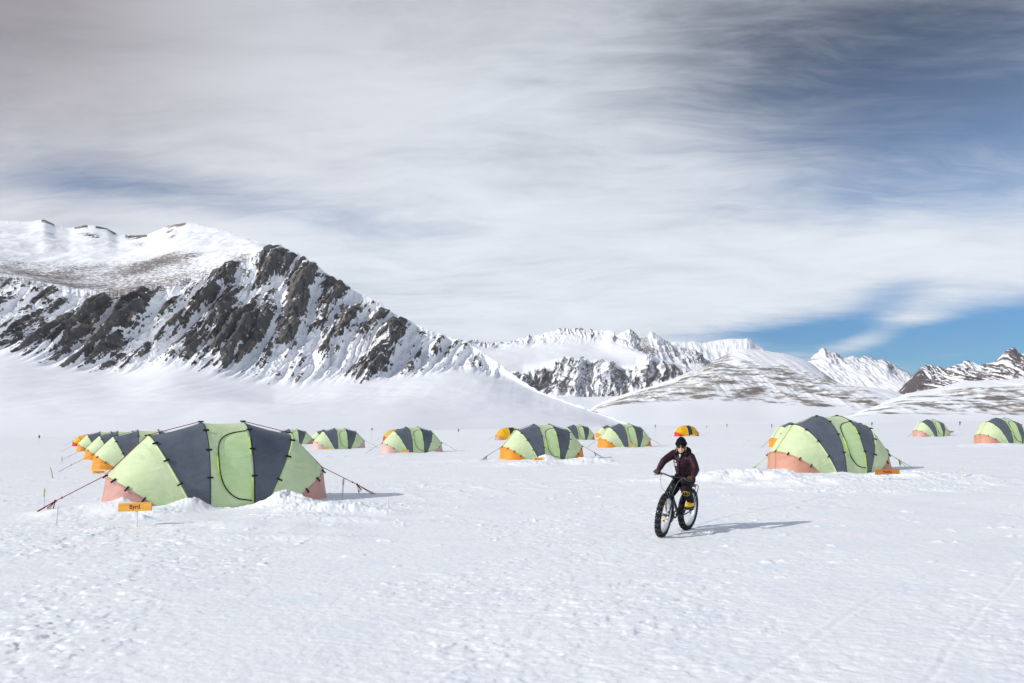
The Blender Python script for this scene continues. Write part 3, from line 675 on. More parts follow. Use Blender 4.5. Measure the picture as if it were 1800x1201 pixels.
# near hill on the right
def hill2_rock(PX, V, X, Y, Z, a, b, c, N):
    st = fbm(X / 46 + Z / 20, Y / 160 + Z / 9, 4, 640, 0.6) + 0.35 * fbm(X / 13, Z / 3.5, 3, 642)
    body = sst(1.02, 1.25, V) * (1 - sst(2.30, 2.7, V))
    rock = body * (0.36 + 0.85 * st + 0.18 * mound2(PX, 1750, 110) * np.exp(-((V - 1.7) / 0.5) ** 2) - 0.15 * sst(1580, 1500, PX))
    return rock, 0 * V
peak('low near hill at the right edge, streaked with brown rock and snow', 1440, 2200, 0.9,
     [(1440, 748), (1500, 727), (1540, 714), (1575, 698), (1600, 690), (1640, 684), (1690, 671), (1720, 668), (1760, 668), (1800, 665), (1880, 655), (2000, 640), (2200, 640)],
     1500, [(1440, 750), (1500, 734), (1560, 731), (1620, 735), (1700, 735), (1800, 736), (2200, 745)], 1050, M_HILL, 0.8, 0.4, 50,
     rockfn=hill2_rock, seed=620, tall=0.2, smooth_px=8,
     mid_curve=[(1440, 749, 1200), (1500, 730, 1200), (1560, 714, 1230), (1600, 703, 1250), (1700, 692, 1270), (1800, 690, 1270), (2200, 690, 1250)])

# ---------------------------------------------------------------- thin haze that pales the far ranges
def haze():
    bm = bmesh.new(); bmesh.ops.create_cube(bm, size=1.0)
    me = bpy.data.meshes.new('haze'); 
    for v in bm.verts: v.co = Vector((v.co.x * 24400, v.co.y * 24400, -5.0 if v.co.z < 0 else 1080.0))
    bm.to_mesh(me); bm.free()
    mt = bpy.data.materials.new('haze'); mt.use_nodes = True; t = NT(mt.node_tree); t.n.clear()
    o_ = t.node('ShaderNodeOutputMaterial'); v_ = t.node('ShaderNodeVolumePrincipled')
    v_.inputs['Color'].default_value = (0.86, 0.93, 1.0, 1); v_.inputs['Density'].default_value = 2.8e-5; v_.inputs['Anisotropy'].default_value = 0.2
    t.l.new(v_.outputs[0], o_.inputs['Volume']); me.materials.append(mt)
    o = link(bpy.data.objects.new('haze', me)); tag(o, kind='stuff'); o.display_type = 'WIRE'
haze()
# ---------------------------------------------------------------- mesh helpers for the objects
class MB:
    """collects simple shapes; build() links them as one mesh object"""
    def __init__(s): s.v = []; s.f = []
    def add(s, v, f):
        n = len(s.v); s.v += [tuple(p) for p in v]; s.f += [tuple(i + n for i in q) for q in f]; return s
    def box(s, c, size, M=None):
        hx, hy, hz = size[0] / 2, size[1] / 2, size[2] / 2
        v = [Vector((x, y, z)) for x in (-hx, hx) for y in (-hy, hy) for z in (-hz, hz)]
        if M is not None: v = [M @ p for p in v]
        v = [p + Vector(c) for p in v]
        return s.add(v, [(0, 1, 3, 2), (4, 6, 7, 5), (0, 4, 5, 1), (2, 3, 7, 6), (0, 2, 6, 4), (1, 5, 7, 3)])
    def tube(s, pts, rad, n=8, closed=False, caps=True, flat=1.0):
        pts = [Vector(p) for p in pts]
        rad = rad if isinstance(rad, (list, tuple)) else [rad] * len(pts)
        N = len(pts); rings = []; prev = None
        for i, p in enumerate(pts):
            a = pts[(i - 1) % N] if (closed or i > 0) else p
            b = pts[(i + 1) % N] if (closed or i < N - 1) else p
            t = (b - a).normalized()
            if prev is None:
                up = Vector((0, 0, 1)) if abs(t.z) < 0.9 else Vector((0, 1, 0))
                prev = (up - t * up.dot(t)).normalized()
            else:
                q = prev - t * prev.dot(t)
                prev = q.normalized() if q.length > 1e-6 else prev
            bi = t.cross(prev)
            rings.append([p + (prev * math.cos(2 * math.pi * k / n) * flat + bi * math.sin(2 * math.pi * k / n)) * rad[i] for k in range(n)])
        v = [p for r in rings for p in r]; f = []
        for i in range(N if closed else N - 1):
            j = (i + 1) % N
            for k in range(n):
                f.append((i * n + k, i * n + (k + 1) % n, j * n + (k + 1) % n, j * n + k))
        if caps and not closed:
            f.append(tuple(range(n - 1, -1, -1))); f.append(tuple((N - 1) * n + k for k in range(n)))
        return s.add(v, f)
    def ball(s, c, r, seg=10, ring=7, M=None, scale=(1, 1, 1)):
        v = []; f = []
        for i in range(ring + 1):
            th = math.pi * i / ring
            for k in range(seg):
                ph = 2 * math.pi * k / seg
                p = Vector((math.sin(th) * math.cos(ph) * scale[0], math.sin(th) * math.sin(ph) * scale[1], math.cos(th) * scale[2])) * r
                if M is not None: p = M @ p
                v.append(p + Vector(c))
        for i in range(ring):
            for k in range(seg):
                f.append((i * seg + k, (i + 1) * seg + k, (i + 1) * seg + (k + 1) % seg, i * seg + (k + 1) % seg))
        return s.add(v, f)
    def grid(s, rows):
        C = len(rows[0]); v = [p for r in rows for p in r]
        f = [(i * C + k, i * C + k + 1, (i + 1) * C + k + 1, (i + 1) * C + k) for i in range(len(rows) - 1) for k in range(C - 1)]
        return s.add(v, f)
    def mesh(s, name, mat, smooth=True, weld=True):
        me = bpy.data.meshes.new(name); me.from_pydata(s.v, [], s.f); me.update()
        if weld:
            bm = bmesh.new(); bm.from_mesh(me); bmesh.ops.remove_doubles(bm, verts=bm.verts, dist=1e-5)
            bmesh.ops.recalc_face_normals(bm, faces=bm.faces); bm.to_mesh(me); bm.free()
        if smooth: me.polygons.foreach_set('use_smooth', [True] * len(me.polygons))
        if mat: me.materials.append(mat)
        return me
    def build(s, name, mat, parent=None, smooth=True, weld=True):
        return link(bpy.data.objects.new(name, s.mesh(name, mat, smooth, weld)), parent)

# ---------------------------------------------------------------- tents
M_GREEN = fabric('pale_green_tent_cloth', (0.83, 0.96, 0.60), 0.34, 0.5, (0.72, 1.0, 0.60))
M_DOOR = fabric('door_cloth', (0.80, 0.97, 0.57), 0.36, 0.5, (0.72, 1.0, 0.55))
M_GREY = fabric('slate_tent_cloth', (0.105, 0.122, 0.155), 0.06, 0.42)
M_PINK = fabric('dusty_pink_cloth', (0.66, 0.37, 0.325), 0.20)
M_SALMON = fabric('salmon_cloth', (0.64, 0.32, 0.235), 0.18)
M_PALE = fabric('pale_pink_cloth', (0.78, 0.52, 0.48), 0.22)  # paler pink than the dusty skirt cloth
M_ORANGE = fabric('orange_cloth', (0.84, 0.33, 0.035), 0.18)
M_YELLOW = fabric('yellow_cloth', (0.86, 0.47, 0.012), 0.15)
M_RED = fabric('red_cloth', (0.68, 0.03, 0.035), 0.12)
M_TEAL = fabric('dark_teal_cloth', (0.010, 0.055, 0.060), 0.04)
M_BLACK = plain('black_webbing', (0.012, 0.012, 0.014), 0.6, 0.3)
M_LIME = plain('lime_webbing', (0.55, 0.75, 0.08), 0.5, 0.3)
M_ROPE_RED = plain('maroon_cord', (0.26, 0.025, 0.05), 0.7, 0.2)
M_ROPE_GREEN = plain('lime_cord', (0.42, 0.62, 0.06), 0.7, 0.2)
M_ROPE_DARK = plain('dark_cord', (0.05, 0.055, 0.08), 0.7, 0.2)
M_SLEEVE_G = plain('green_pole_sleeve', (0.60, 0.73, 0.36), 0.5, 0.3)
M_SLEEVE_D = plain('slate_pole_sleeve', (0.035, 0.05, 0.075), 0.5, 0.3)

HOOPS = [dict(ax=0.50, az=2.00, fx=0.50, w=1.22), dict(ax=1.68, az=1.69, fx=0.76, w=1.10), dict(ax=2.52, az=0.78, fx=1.40, w=0.98)]
def hoop(i, a, side=1):
    h = HOOPS[i]
    s = max(0.0, math.sin(a)) ** 0.88; c = math.cos(a)
    c = math.copysign(abs(c) ** 0.92, c)
    return Vector((side * (h['fx'] + (h['ax'] - h['fx']) * s), -h['w'] * c, h['az'] * s - (0.02 if i == 2 else 0.12) * (1 - s)))
def skirt_edge(a, side=1):
    s = max(0.0, math.sin(a)); c = math.cos(a)
    return Vector((side * (1.46 + (2.66 - 1.46) * s ** 0.75), -1.03 * math.copysign(abs(c) ** 0.9, c), -0.14))
NA = 30
def panel_rows(fa, fb, nt, sag, a0=0.0, a1=math.pi, puck=0.0):
    rows = []
    for j in range(nt + 1):
        t = j / nt; row = []
        for i in range(NA + 1):
            a = a0 + (a1 - a0) * i / NA
            p = fa(a).lerp(fb(a), t)
            out = Vector((0, p.y, max(0.3, p.z))).normalized()
            p = p - out * sag * 4 * t * (1 - t) * math.sin(a) ** 0.6
            if puck: p = p + out * puck * math.sin(a * 17 + t * 5) * math.sin(math.pi * t)
            row.append(p)
        rows.append(row)
    return rows
def centre_surface(t, a, off=0.0):
    p = hoop(0, a, -1).lerp(hoop(0, a, 1), t)
    out = Vector((0, p.y, max(0.3, p.z))).normalized()
    return p - out * 0.035 * 4 * t * (1 - t) * math.sin(a) ** 0.6 + out * off

_mesh_cache = {}
def cached(key, fn):
    if key not in _mesh_cache: _mesh_cache[key] = fn()
    return _mesh_cache[key]
def part(name, me, parent): return link(bpy.data.objects.new(name, me), parent)

KINDS_ = {  # skirt, ends, flanks, middle, rope
    'pink': (M_PINK, M_GREEN, M_GREY, M_GREEN, M_ROPE_RED), 'salmon': (M_SALMON, M_GREEN, M_GREY, M_GREEN, M_ROPE_GREEN),
    'pale': (M_PALE, M_GREEN, M_GREY, M_GREEN, M_ROPE_DARK), 'orange': (M_ORANGE, M_GREEN, M_GREY, M_GREEN, M_ROPE_DARK),
    'yellow': (M_RED, M_YELLOW, M_YELLOW, M_TEAL, M_ROPE_DARK), 'yellowsalmon': (M_SALMON, M_YELLOW, M_YELLOW, M_TEAL, M_ROPE_DARK)}
AT, AB = 1.08, 0.10
def zip_left(a):
    am = (AT + AB) / 2; u = abs(a - am) / ((AT - AB) / 2)
    return 0.93 - 0.72 * max(0.0, 1 - u ** 2.9) ** (1 / 2.3)

def rope_mesh(rad, mat, reach, drop, fork):
    def side(sd):
        b = MB()
        up = Vector((0, 0, 0.03))
        P = [hoop(0, math.pi / 2, sd) + up, hoop(1, math.pi / 2, sd) + up, hoop(2, math.pi / 2, sd) + up + Vector((sd * 0.04, 0, 0))]
        A = Vector((sd * reach, -0.1, drop))
        K = P[-1].lerp(A, 0.60)
        b.tube(P + [K], rad, 5)
        if fork:
            for dy in (-0.16, 0.16): b.tube([K, A + Vector((0, dy, -0.05))], rad, 5)
            b.ball(K, rad * 3.2, 6, 5)
            b.ball(P[-1].lerp(A, 0.52), rad * 2.4, 6, 5)
            rnd = random.Random(5)
            for q in range(4):      # loose coils at the knot
                c = K + Vector((sd * 0.06, rnd.uniform(-0.05, 0.05), -0.06))
                b.tube([K, c + Vector((sd * rnd.uniform(0, 0.12), 0.02, -rnd.uniform(0.04, 0.10))), c + Vector((-sd * 0.02, -0.02, -rnd.uniform(0.10, 0.18))), K], rad * 0.8, 4)
        else:
            b.tube([K, A + Vector((0, 0, -0.05))], rad, 5); b.ball(K, rad * 3, 5, 4)
        return b.mesh('guy_rope', mat)
    return side(-1), side(1)

def build_tent(idx, spec, pos):
    px, by, sc, yaw, kind, detail, label = spec
    skirt, ends, flank, mid, rope = KINDS_[kind]
    yellow = kind.startswith('yellow')
    t = empty('tent', (pos.x, pos.y, gz(pos.x, pos.y) * 0.3 - 0.02), (0, 0, R_(yaw))); t.scale = (sc, sc, sc)
    tag(t, label, 'tent', 'dome tents of the snow camp')
    part('centre_panel', cached(('c', mid.name), lambda: MB().grid(panel_rows(lambda a: hoop(0, a, -1), lambda a: hoop(0, a, 1), 6, 0.035)).mesh('centre_panel', mid)), t)
    for sd in (-1, 1):
        part('flank_panel', cached(('f', sd, flank.name), lambda: MB().grid(panel_rows(lambda a: hoop(0, a, sd), lambda a: hoop(1, a, sd), 6, 0.030)).mesh('flank_panel', flank)), t)
        part('end_panel', cached(('e', sd, ends.name), lambda: MB().grid(panel_rows(lambda a: hoop(1, a, sd), lambda a: hoop(2, a, sd), 6, -0.025)).mesh('end_panel', ends)), t)
        part('skirt', cached(('s', sd, skirt.name), lambda: MB().grid(panel_rows(lambda a: hoop(2, a, sd), lambda a: skirt_edge(a, sd), 6, 0.05, puck=0.006)).mesh('skirt', skirt)), t)
        for i in (0, 1, 2):
            sl = M_SLEEVE_D if (i != 1 and not yellow) else M_SLEEVE_G
            if yellow: sl = ends
            if i == 2: sl = skirt
            part('pole_sleeve', cached(('p', sd, i, sl.name), lambda: MB().tube([hoop(i, math.pi * k / 40, sd) for k in range(41)], 0.020 if i < 2 else 0.026, 6).mesh('pole_sleeve', sl)), t)
    if not yellow and detail:
        def door():
            rows = []
            for k in range(29):
                a = AB + (AT - AB) * (0.001 + 0.998 * k / 28); l = zip_left(a)
                rows.append([centre_surface(l + (0.945 - l) * j / 6, a, 0.014 + 0.012 * math.sin(j / 6 * math.pi)) for j in range(7)])
            return MB().grid(rows).mesh('door', M_DOOR)
        d = part('door', cached('door', door), t)
        zp = [centre_surface(zip_left(AB + (AT - AB) * k / 44), AB + (AT - AB) * k / 44, 0.022) for k in range(45)]
        part('zip', cached('zip', lambda: MB().tube(zp, 0.017, 6, flat=0.8).mesh('zip', M_BLACK)), d)
        if detail >= 1:
            part('zip_flap', cached('flap', lambda: MB().tube([centre_surface(zip_left(0.30 + 0.42 * k / 12) - 0.022, 0.30 + 0.42 * k / 12, 0.018) for k in range(13)], [0.004 + 0.014 * math.sin(math.pi * k / 12) for k in range(13)], 6).mesh('zip_flap', M_LIME)), d)
            for (a0, a1) in ((0.62, 0.92), (0.06, 0.34)):
                part('pull_tape', cached(('tape', a0), lambda: MB().tube([centre_surface(0.955 - 0.01 * math.sin(k), a0 + (a1 - a0) * k / 6, 0.03) for k in range(7)], 0.011, 5).mesh('pull_tape', M_LIME)), d)
    if detail:
        for i in (0, 1, 2):
            for sd in (-1, 1):
                for a in ((0.36, 0.72, 1.10, math.pi / 2, 2.2) if detail == 2 else (0.5, 1.0, math.pi / 2)):
                    def clip():
                        p = hoop(i, a, sd); q = hoop(i, a + 0.02, sd)
                        tx = (q - p).normalized(); out = Vector((0.25 * sd * i, p.y, max(0.25, p.z))).normalized()
                        bi = tx.cross(out).normalized(); out = bi.cross(tx).normalized()
                        M = Matrix((bi, tx, out)).transposed()
                        return MB().box(p + out * 0.03 - bi * 0.04 * (1 if sd > 0 else -1) * 0, (0.13, 0.034, 0.03), M).mesh('clip', M_BLACK, smooth=False)
                    part('clip', cached(('clip', i, sd, a), clip), t)
    rad = 0.010 if detail == 2 else 0.009
    fork = detail == 2
    for me in cached(('rope', rope.name, fork), lambda: rope_mesh(rad, rope, 4.15, -0.02, fork)):
        part('guy_rope', me, t)
    return t
for i, (sp, p) in enumerate(zip(TENTS, _tpos)): build_tent(i, sp, p)

# ---------------------------------------------------------------- name boards on posts
def wood_material(name, col):
    mt, t, b = new_mat(name)
    co = t.node('ShaderNodeTexCoord').outputs['Object']
    g = t.noise(t.mapping(co, scale=(2.2, 30, 26)), 1.0, 5, 0.6, 0.6)
    t.put(b.inputs['Base Color'], t.mix(t.smooth(g, 0.3, 0.7), tuple(c * 0.74 for c in col) + (1,), tuple(min(1, c * 1.12) for c in col) + (1,)))
    b.inputs['Roughness'].default_value = 0.45; b.inputs['Specular IOR Level'].default_value = 0.35
    bump(t, b, g, 0.2, 0.004)
    return mt
M_WOOD = wood_material('varnished_board', (0.72, 0.36, 0.045)); M_WOOD2 = wood_material('pale_board', (0.80, 0.52, 0.22)); M_WOOD3 = wood_material('brown_board', (0.46, 0.19, 0.025))
M_LETTER = plain('dark_red_paint', (0.16, 0.015, 0.02), 0.5)
M_POST = plain('weathered_white_post', (0.66, 0.68, 0.72), 0.6, 0.3, bmp=0.2)
M_BAMBOO = plain('bamboo_cane', (0.45, 0.36, 0.22), 0.6, 0.3)

def text_mesh(txt, size, mat):
    cu = bpy.data.curves.new('lettering', 'FONT'); cu.body = txt; cu.size = size; cu.align_x = 'CENTER'; cu.align_y = 'CENTER'; cu.extrude = 0.002
    cu.offset = 0.0015
    tmp = bpy.data.objects.new('lettering', cu); scene.collection.objects.link(tmp)
    dg = bpy.context.evaluated_depsgraph_get()
    me = bpy.data.meshes.new_from_object(tmp.evaluated_get(dg))
    bpy.data.objects.remove(tmp); bpy.data.curves.remove(cu)
    me.materials.clear(); me.materials.append(mat)
    return me

def name_sign(px, foot_y, w_px, top_px, bot_px, yaw, text, wood, label, post=True, lift=0.0):
    g = on_ground(px, foot_y)
    s = F_PX / g.y                                    # pixels per metre there
    wd = w_px / s; zt = H_CAM - (top_px - (F_PX * 0 + hor(px))) / s; zb = H_CAM - (bot_px - hor(px)) / s
    r = empty('name_sign', (g.x, g.y, gz(g.x, g.y)), (0, 0, R_(yaw)))
    z0 = r.location.z
    tag(r, label, 'sign', 'wooden name boards at the tents')
    h = zt - zb; zc = (zt + zb) / 2 - z0
    b = MB().box((0, 0, 0), (wd, 0.025, h)); bo = b.build('board', wood, r, smooth=False)
    bo.location = (0, 0, zc); bo.rotation_euler = (0, R_(-1.8), 0)
    bv = bo.modifiers.new('bevel', 'BEVEL'); bv.width = 0.004; bv.segments = 2
    if text:
        me = text_mesh(text, h * 0.72, M_LETTER)
        lt = link(bpy.data.objects.new('lettering', me), bo); lt.location = (0, -0.0145, 0); lt.rotation_euler = (R_(90), 0, 0)
    MB().box((0.02, 0.027, (zc + h * 0.2) / 2 - 0.15), (0.045, 0.022, zc + h * 0.2 + 0.3)).build('post', M_POST, r, smooth=False)
    return r
def hor(px): return 749.8 - 0.015 * (px - 900)
name_sign(236, 930, 62, 881, 895.5, -8, 'Byrd', M_WOOD, 'yellow varnished name board on a white post before the nearest pink-skirted tent')
name_sign(1561, 852, 41, 823, 832, -6, 'Fuchs', M_WOOD3, 'brown name board on a short white post at the big salmon-skirted tent')
name_sign(173.5, 842, 25, 824.5, 832, -6, 'Chapman', M_WOOD2, 'pale wooden name board against the first orange skirt behind the nearest tent')
name_sign(947, 815, 21, 803, 808.5, -6, 'Mawson', M_WOOD2, 'pale orange name board set in the snow heap at the middle tent door')
for px, fy, wp, a, b_, wd, lb in [
        (712.5, 797, 13, 790.5, 794.5, M_WOOD, 'small orange board at the pale pink skirt with a yellow tent behind'),
        (573, 792, 9, 785.5, 789, M_WOOD, 'tiny orange board at the front of the pale pink-skirted tent standing clear'),
        (1112, 789, 12, 779, 782.5, M_WOOD, 'small orange board across the door foot of the tent beside the cyclist'),
        (1015.5, 777, 9, 771, 773, M_WOOD, 'tiny orange board at the small far tent right of the middle tent'),
        (1217, 770, 8.5, 764, 766.5, M_WOOD2, 'tiny pale board in front of the yellow tent behind the cyclist'),
        (1671, 766, 13, 757, 760, M_WOOD, 'small orange board standing right of the small far pink-skirted tent'),
        (549, 781, 7, 771.5, 774.5, M_WOOD, 'tiny orange board beside the far tent that peeps out from behind its neighbour')]:
    name_sign(px, fy, wp, a, b_, 4, None, wd, lb)

# ---------------------------------------------------------------- marker flags and stakes
M_FLAG_RED = plain('red_flag_cloth', (0.50, 0.015, 0.03), 0.6); M_FLAG_BLACK = plain('black_flag_cloth', (0.012, 0.012, 0.015), 0.7); M_FLAG_PINK = plain('pink_flag_cloth', (0.70, 0.22, 0.22), 0.6)
def flag(px, top, foot, mat, size, label, hang=True):
    g = on_ground(px, foot); s = F_PX / g.y; H = (foot - top) / s
    r = empty('marker_flag', (g.x, g.y, gz(g.x, g.y)), (0, 0, R_(20 + px % 40)))
    tag(r, label, 'flag', 'marker flags on canes')
    MB().tube([(0, 0, -0.2), (0.01, 0, H * 0.5), (0, 0, H)], 0.011, 6).build('cane', M_BAMBOO, r)
    w_ = size / s
    rows = [[Vector((w_ * 0.75 * j / 5 * (1 - 0.25 * k / 5), 0.06 * math.sin(j * 1.3 + k * 0.5) * w_ * 4 * j / 5, H - w_ * 1.25 * k / 5 - 0.35 * w_ * j / 5)) for j in range(6)] for k in range(6)]
    fo = MB().grid(rows).build('flag_cloth', mat, r)
    sd = fo.modifiers.new('thick', 'SOLIDIFY'); sd.thickness = 0.004
for a in [
    (67, 764.5, 783, M_FLAG_RED, 4.0, 'dark red flag on a thin cane far out left of the tent row'),
    (653, 752.5, 772, M_FLAG_RED, 3.4, 'small red flag left of the yellow tent with a red skirt'),
    (805, 755, 772, M_FLAG_RED, 3.6, 'small red flag on the open snow left of the salmon-skirted yellow tent'),
    (1152, 746.5, 766, M_FLAG_BLACK, 3.8, 'black flag between the cyclist-side tent and the yellow tent'),
    (1242, 748.5, 764, M_FLAG_PINK, 2.6, 'faded pink flag just right of the yellow tent behind the cyclist'),
    (1278, 745, 765, M_FLAG_BLACK, 4.4, 'black flag on a cane right of the yellow tent, standing alone'),
    (1357, 745, 766, M_FLAG_BLACK, 5.0, 'black flag leaning beside the left end of the big salmon-skirted tent'),
    (1533, 742, 764, M_FLAG_BLACK, 4.6, 'black flag showing behind the right end of the big salmon-skirted tent'),
    (1688, 741, 765.5, M_FLAG_BLACK, 5.0, 'black flag on a cane between the two right-hand tents')]: flag(*a)

def stake(px, top, foot, w_px, mat, label, lean=0.0, tape=False):
    g = on_ground(px, foot); s = F_PX / g.y; H = (foot - top) / s
    r = empty('stake', (g.x, g.y, gz(g.x, g.y)), (0, R_(lean), R_(px % 50)))
    tag(r, label, 'stake', 'stakes stuck in the snow')
    MB().tube([(0, 0, -0.25), (0, 0, H * 0.97), (0, 0, H)], [w_px / s / 2, w_px / s / 2, w_px / s / 3], 8).build('cane', mat, r)
    if tape: MB().tube([(0, 0, H * 0.62), (0, 0, H * 0.74), (0.01, 0, H * 0.92)], [w_px / s * 0.8] * 3, 8).build('tape', M_TAPE, r)
M_TAPE = plain('faded_yellow_tape', (0.62, 0.56, 0.30), 0.6)
for a in [
    (99, 893, 926, 2.4, M_POST, 'white stake by the left guy rope knot of the nearest tent', 2, False),
    (77, 862, 902, 2.0, M_POST, 'taped cane behind the left guy rope of the nearest tent', -2, True),
    (93, 822, 841, 1.6, M_BAMBOO, 'leaning bamboo cane far left beside the second tent rope', -14, False),
    (109, 803, 813, 1.2, M_BAMBOO, 'short bamboo cane left of the second orange-skirted tent', -4, False),
    (602, 843, 876, 2.0, M_POST, 'pale stake right of the nearest tent, behind its red guy rope', 3, True),
    (681, 875, 906, 1.6, M_POST, 'thin white stake alone on the snow right of the nearest tent', 4, False),
    (1691, 826, 845, 1.4, M_POST, 'thin white stake alone on the snow right of the brown name board', 5, True),
    (1235, 816, 832, 1.6, M_POST, 'short pale stake just right of the cyclist', 2, False)]: stake(*a)

# ---------------------------------------------------------------- fat-tyre bicycle
M_FRAME = plain('gloss_black_paint', (0.012, 0.014, 0.018), 0.28, 0.5, vary=0.05)
M_RUBBER = plain('black_tyre_rubber', (0.016, 0.016, 0.018), 0.75, 0.25, scale=60, bmp=0.3)
M_STUD = plain('tyre_stud_steel', (0.62, 0.64, 0.68), 0.30, 0.5, metal=0.6)
M_RIM = plain('grey_alloy_rim', (0.55, 0.58, 0.62), 0.38, 0.5, metal=0.35)
M_STEEL = plain('dark_steel', (0.10, 0.10, 0.11), 0.35, 0.5, metal=0.8)
M_SPOKE = plain('bright_spoke_steel', (0.55, 0.56, 0.58), 0.3, 0.5, metal=0.7)
M_GRIP = plain('black_grip_rubber', (0.02, 0.02, 0.022), 0.8, 0.2)
M_RACK = plain('grey_rack_tube', (0.10, 0.11, 0.125), 0.4, 0.5, metal=0.4)
M_CABLE = plain('grey_cable', (0.22, 0.22, 0.24), 0.5, 0.4)
M_REFL = plain('red_reflector', (0.45, 0.02, 0.02), 0.25, 0.5)
WR = 0.390; TW = 0.052; LEAN = R_(-7.2)
_bz = gz(*BIKE_AT)
bike = empty('fat_bike', (BIKE_AT[0], BIKE_AT[1], 0), (LEAN, 0, BIKE_HEAD))
_fw = Vector(BIKE_AT) + _bh * 0.55; _rw = Vector(BIKE_AT) - _bh * 0.55
bike.location.z = 0.5 * (gz(_fw.x, _fw.y) + gz(_rw.x, _rw.y)) - 0.012
tag(bike, 'black fat-tyre bicycle with studded tyres and rear rack, ridden on the snow', 'bicycle')
REAR = Vector((-0.55, 0, WR)); FRONT = Vector((0.55, 0, WR))
BBK = Vector((-0.12, 0, 0.325)); HT = Vector((0.268, 0, 0.935)); HB = Vector((0.333, 0, 0.765)); ST = Vector((-0.285, 0, 0.745))
S_AX = (HT - HB).normalized(); STEER = Matrix.Rotation(R_(8), 4, S_AX)
def steer(p): return HB + (STEER.to_3x3() @ (Vector(p) - HB))
def wheel(front):
    c = FRONT if front else REAR
    def W(x, y, z):
        p = c + Vector((x, y, z)); return steer(p) if front else p
    r = empty('wheel'); r.parent = bike
    NS, NC = 72, 16
    b = MB(); rows = []
    for i in range(NC + 1):
        a = 2 * math.pi * i / NC
        rr = (WR - 0.056) + 0.050 * math.cos(a); yy = TW * math.sin(a)
        rows.append([W(rr * math.cos(2 * math.pi * k / NS), yy, rr * math.sin(2 * math.pi * k / NS)) for k in range(NS + 1)])
    b.grid(rows); ty = b.build('tyre', M_RUBBER, r)
    kb = MB(); sb = MB()
    for k in range(46):
        for j, a in enumerate((-1.05, -0.62, -0.22, 0.22, 0.62, 1.05)):
            th = 2 * math.pi * (k + 0.5 * (j % 2)) / 46
            rr = (WR - 0.056) + 0.054 * math.cos(a); yy = (TW + 0.003) * math.sin(a)
            rad = Vector((math.cos(th), 0, math.sin(th))); tan = Vector((-math.sin(th), 0, math.cos(th)))
            n = (rad * math.cos(a) + Vector((0, math.sin(a), 0))).normalized(); s_ = n.cross(tan)
            M = Matrix((tan, s_, n)).transposed()
            if front: M = STEER.to_3x3() @ M
            kb.box(W(rr * rad.x, yy, rr * rad.z), (0.026, 0.017, 0.012), M)
            if (k + j) % 2 == 0:
                rs = rr + 0.0075 * math.cos(a); ys = yy + 0.0075 * math.sin(a)
                sb.box(W(rs * rad.x, ys, rs * rad.z), (0.008, 0.008, 0.006), M)
    nk = len(kb.f); kb.add(sb.v, sb.f)
    td = kb.build('tread', M_RUBBER, ty, smooth=False, weld=False); td.data.materials.append(M_STUD)
    td.data.polygons.foreach_set('material_index', [0] * nk + [1] * (len(kb.f) - nk))
    b = MB(); ri = WR - 0.108
    rows = []
    for (dr, y) in ((0, -0.038), (0.016, -0.040), (0.018, 0.040), (0, 0.038), (-0.008, 0.02), (-0.008, -0.02), (0, -0.038)):
        rows.append([W((ri + dr) * math.cos(2 * math.pi * k / NS), y, (ri + dr) * math.sin(2 * math.pi * k / NS)) for k in range(NS + 1)])
    b.grid(rows).build('rim', M_RIM, r)
    b = MB()
    for k in range(32):
        th = 2 * math.pi * k / 32; t2 = th + (0.55 if (k // 2) % 2 else -0.55); sd = 0.045 if k % 2 else -0.045
        b.tube([W(0.026 * math.cos(t2), sd, 0.026 * math.sin(t2)), W(ri * math.cos(th), sd * 0.3, ri * math.sin(th))], 0.0011, 4)
    b.build('spokes', M_SPOKE, r)
    b = MB(); b.tube([W(0, y, 0) for y in (-0.085, -0.06, -0.05, 0, 0.05, 0.06, 0.085)], [0.012, 0.014, 0.028, 0.020, 0.028, 0.014, 0.012], 12); b.build('hub', M_STEEL, r)
    b = MB(); rows = [[W(q * math.cos(2 * math.pi * k / 36), 0.062, q * math.sin(2 * math.pi * k / 36)) for k in range(37)] for q in (0.055, 0.080)]
    b.grid(rows); o = b.build('brake_disc', M_STEEL, r); sd = o.modifiers.new('thick', 'SOLIDIFY'); sd.thickness = 0.002
    return r
wheel(True); wheel(False)
b = MB()
b.tube([HT + S_AX * 0.01, HB - S_AX * 0.01], 0.024, 12)
b.tube([HT - S_AX * 0.02, ST], [0.019, 0.017], 10); b.tube([HB + S_AX * 0.015, BBK], [0.026, 0.024], 12)
b.tube([BBK, ST, ST + (ST - BBK).normalized() * 0.05], 0.018, 10); b.tube([BBK + Vector((0, -0.05, 0)), BBK + Vector((0, 0.05, 0))], 0.026, 12)
for sd in (-1, 1):
    b.tube([ST + Vector((0.01, sd * 0.018, -0.05)), ST + Vector((-0.07, sd * 0.055, -0.10)), REAR + Vector((0.03, sd * 0.088, 0.02)), REAR + Vector((0, sd * 0.088, 0))], [0.010, 0.010, 0.009, 0.011], 8)
    b.tube([BBK + Vector((-0.02, sd * 0.04, 0)), BBK + Vector((-0.09, sd * 0.075, 0.01)), REAR + Vector((0, sd * 0.088, 0))], [0.013, 0.012, 0.010], 8)
b.build('frame', M_FRAME, bike)
b = MB(); CRN = HB - S_AX * 0.035
for sd in (-1, 1):
    b.tube([steer(CRN), steer(CRN + Vector((0.0, sd * 0.055, -0.0))), steer(CRN + Vector((0.018, sd * 0.078, -0.05))), steer(FRONT + Vector((-0.045, sd * 0.080, 0.12))), steer(FRONT + Vector((0, sd * 0.080, 0)))], [0.018, 0.019, 0.018, 0.014, 0.012], 10)
b.build('fork', M_FRAME, bike)
b = MB(); STM = HT + S_AX * 0.075; BARC = STM + Vector((0.055, 0, 0.03))
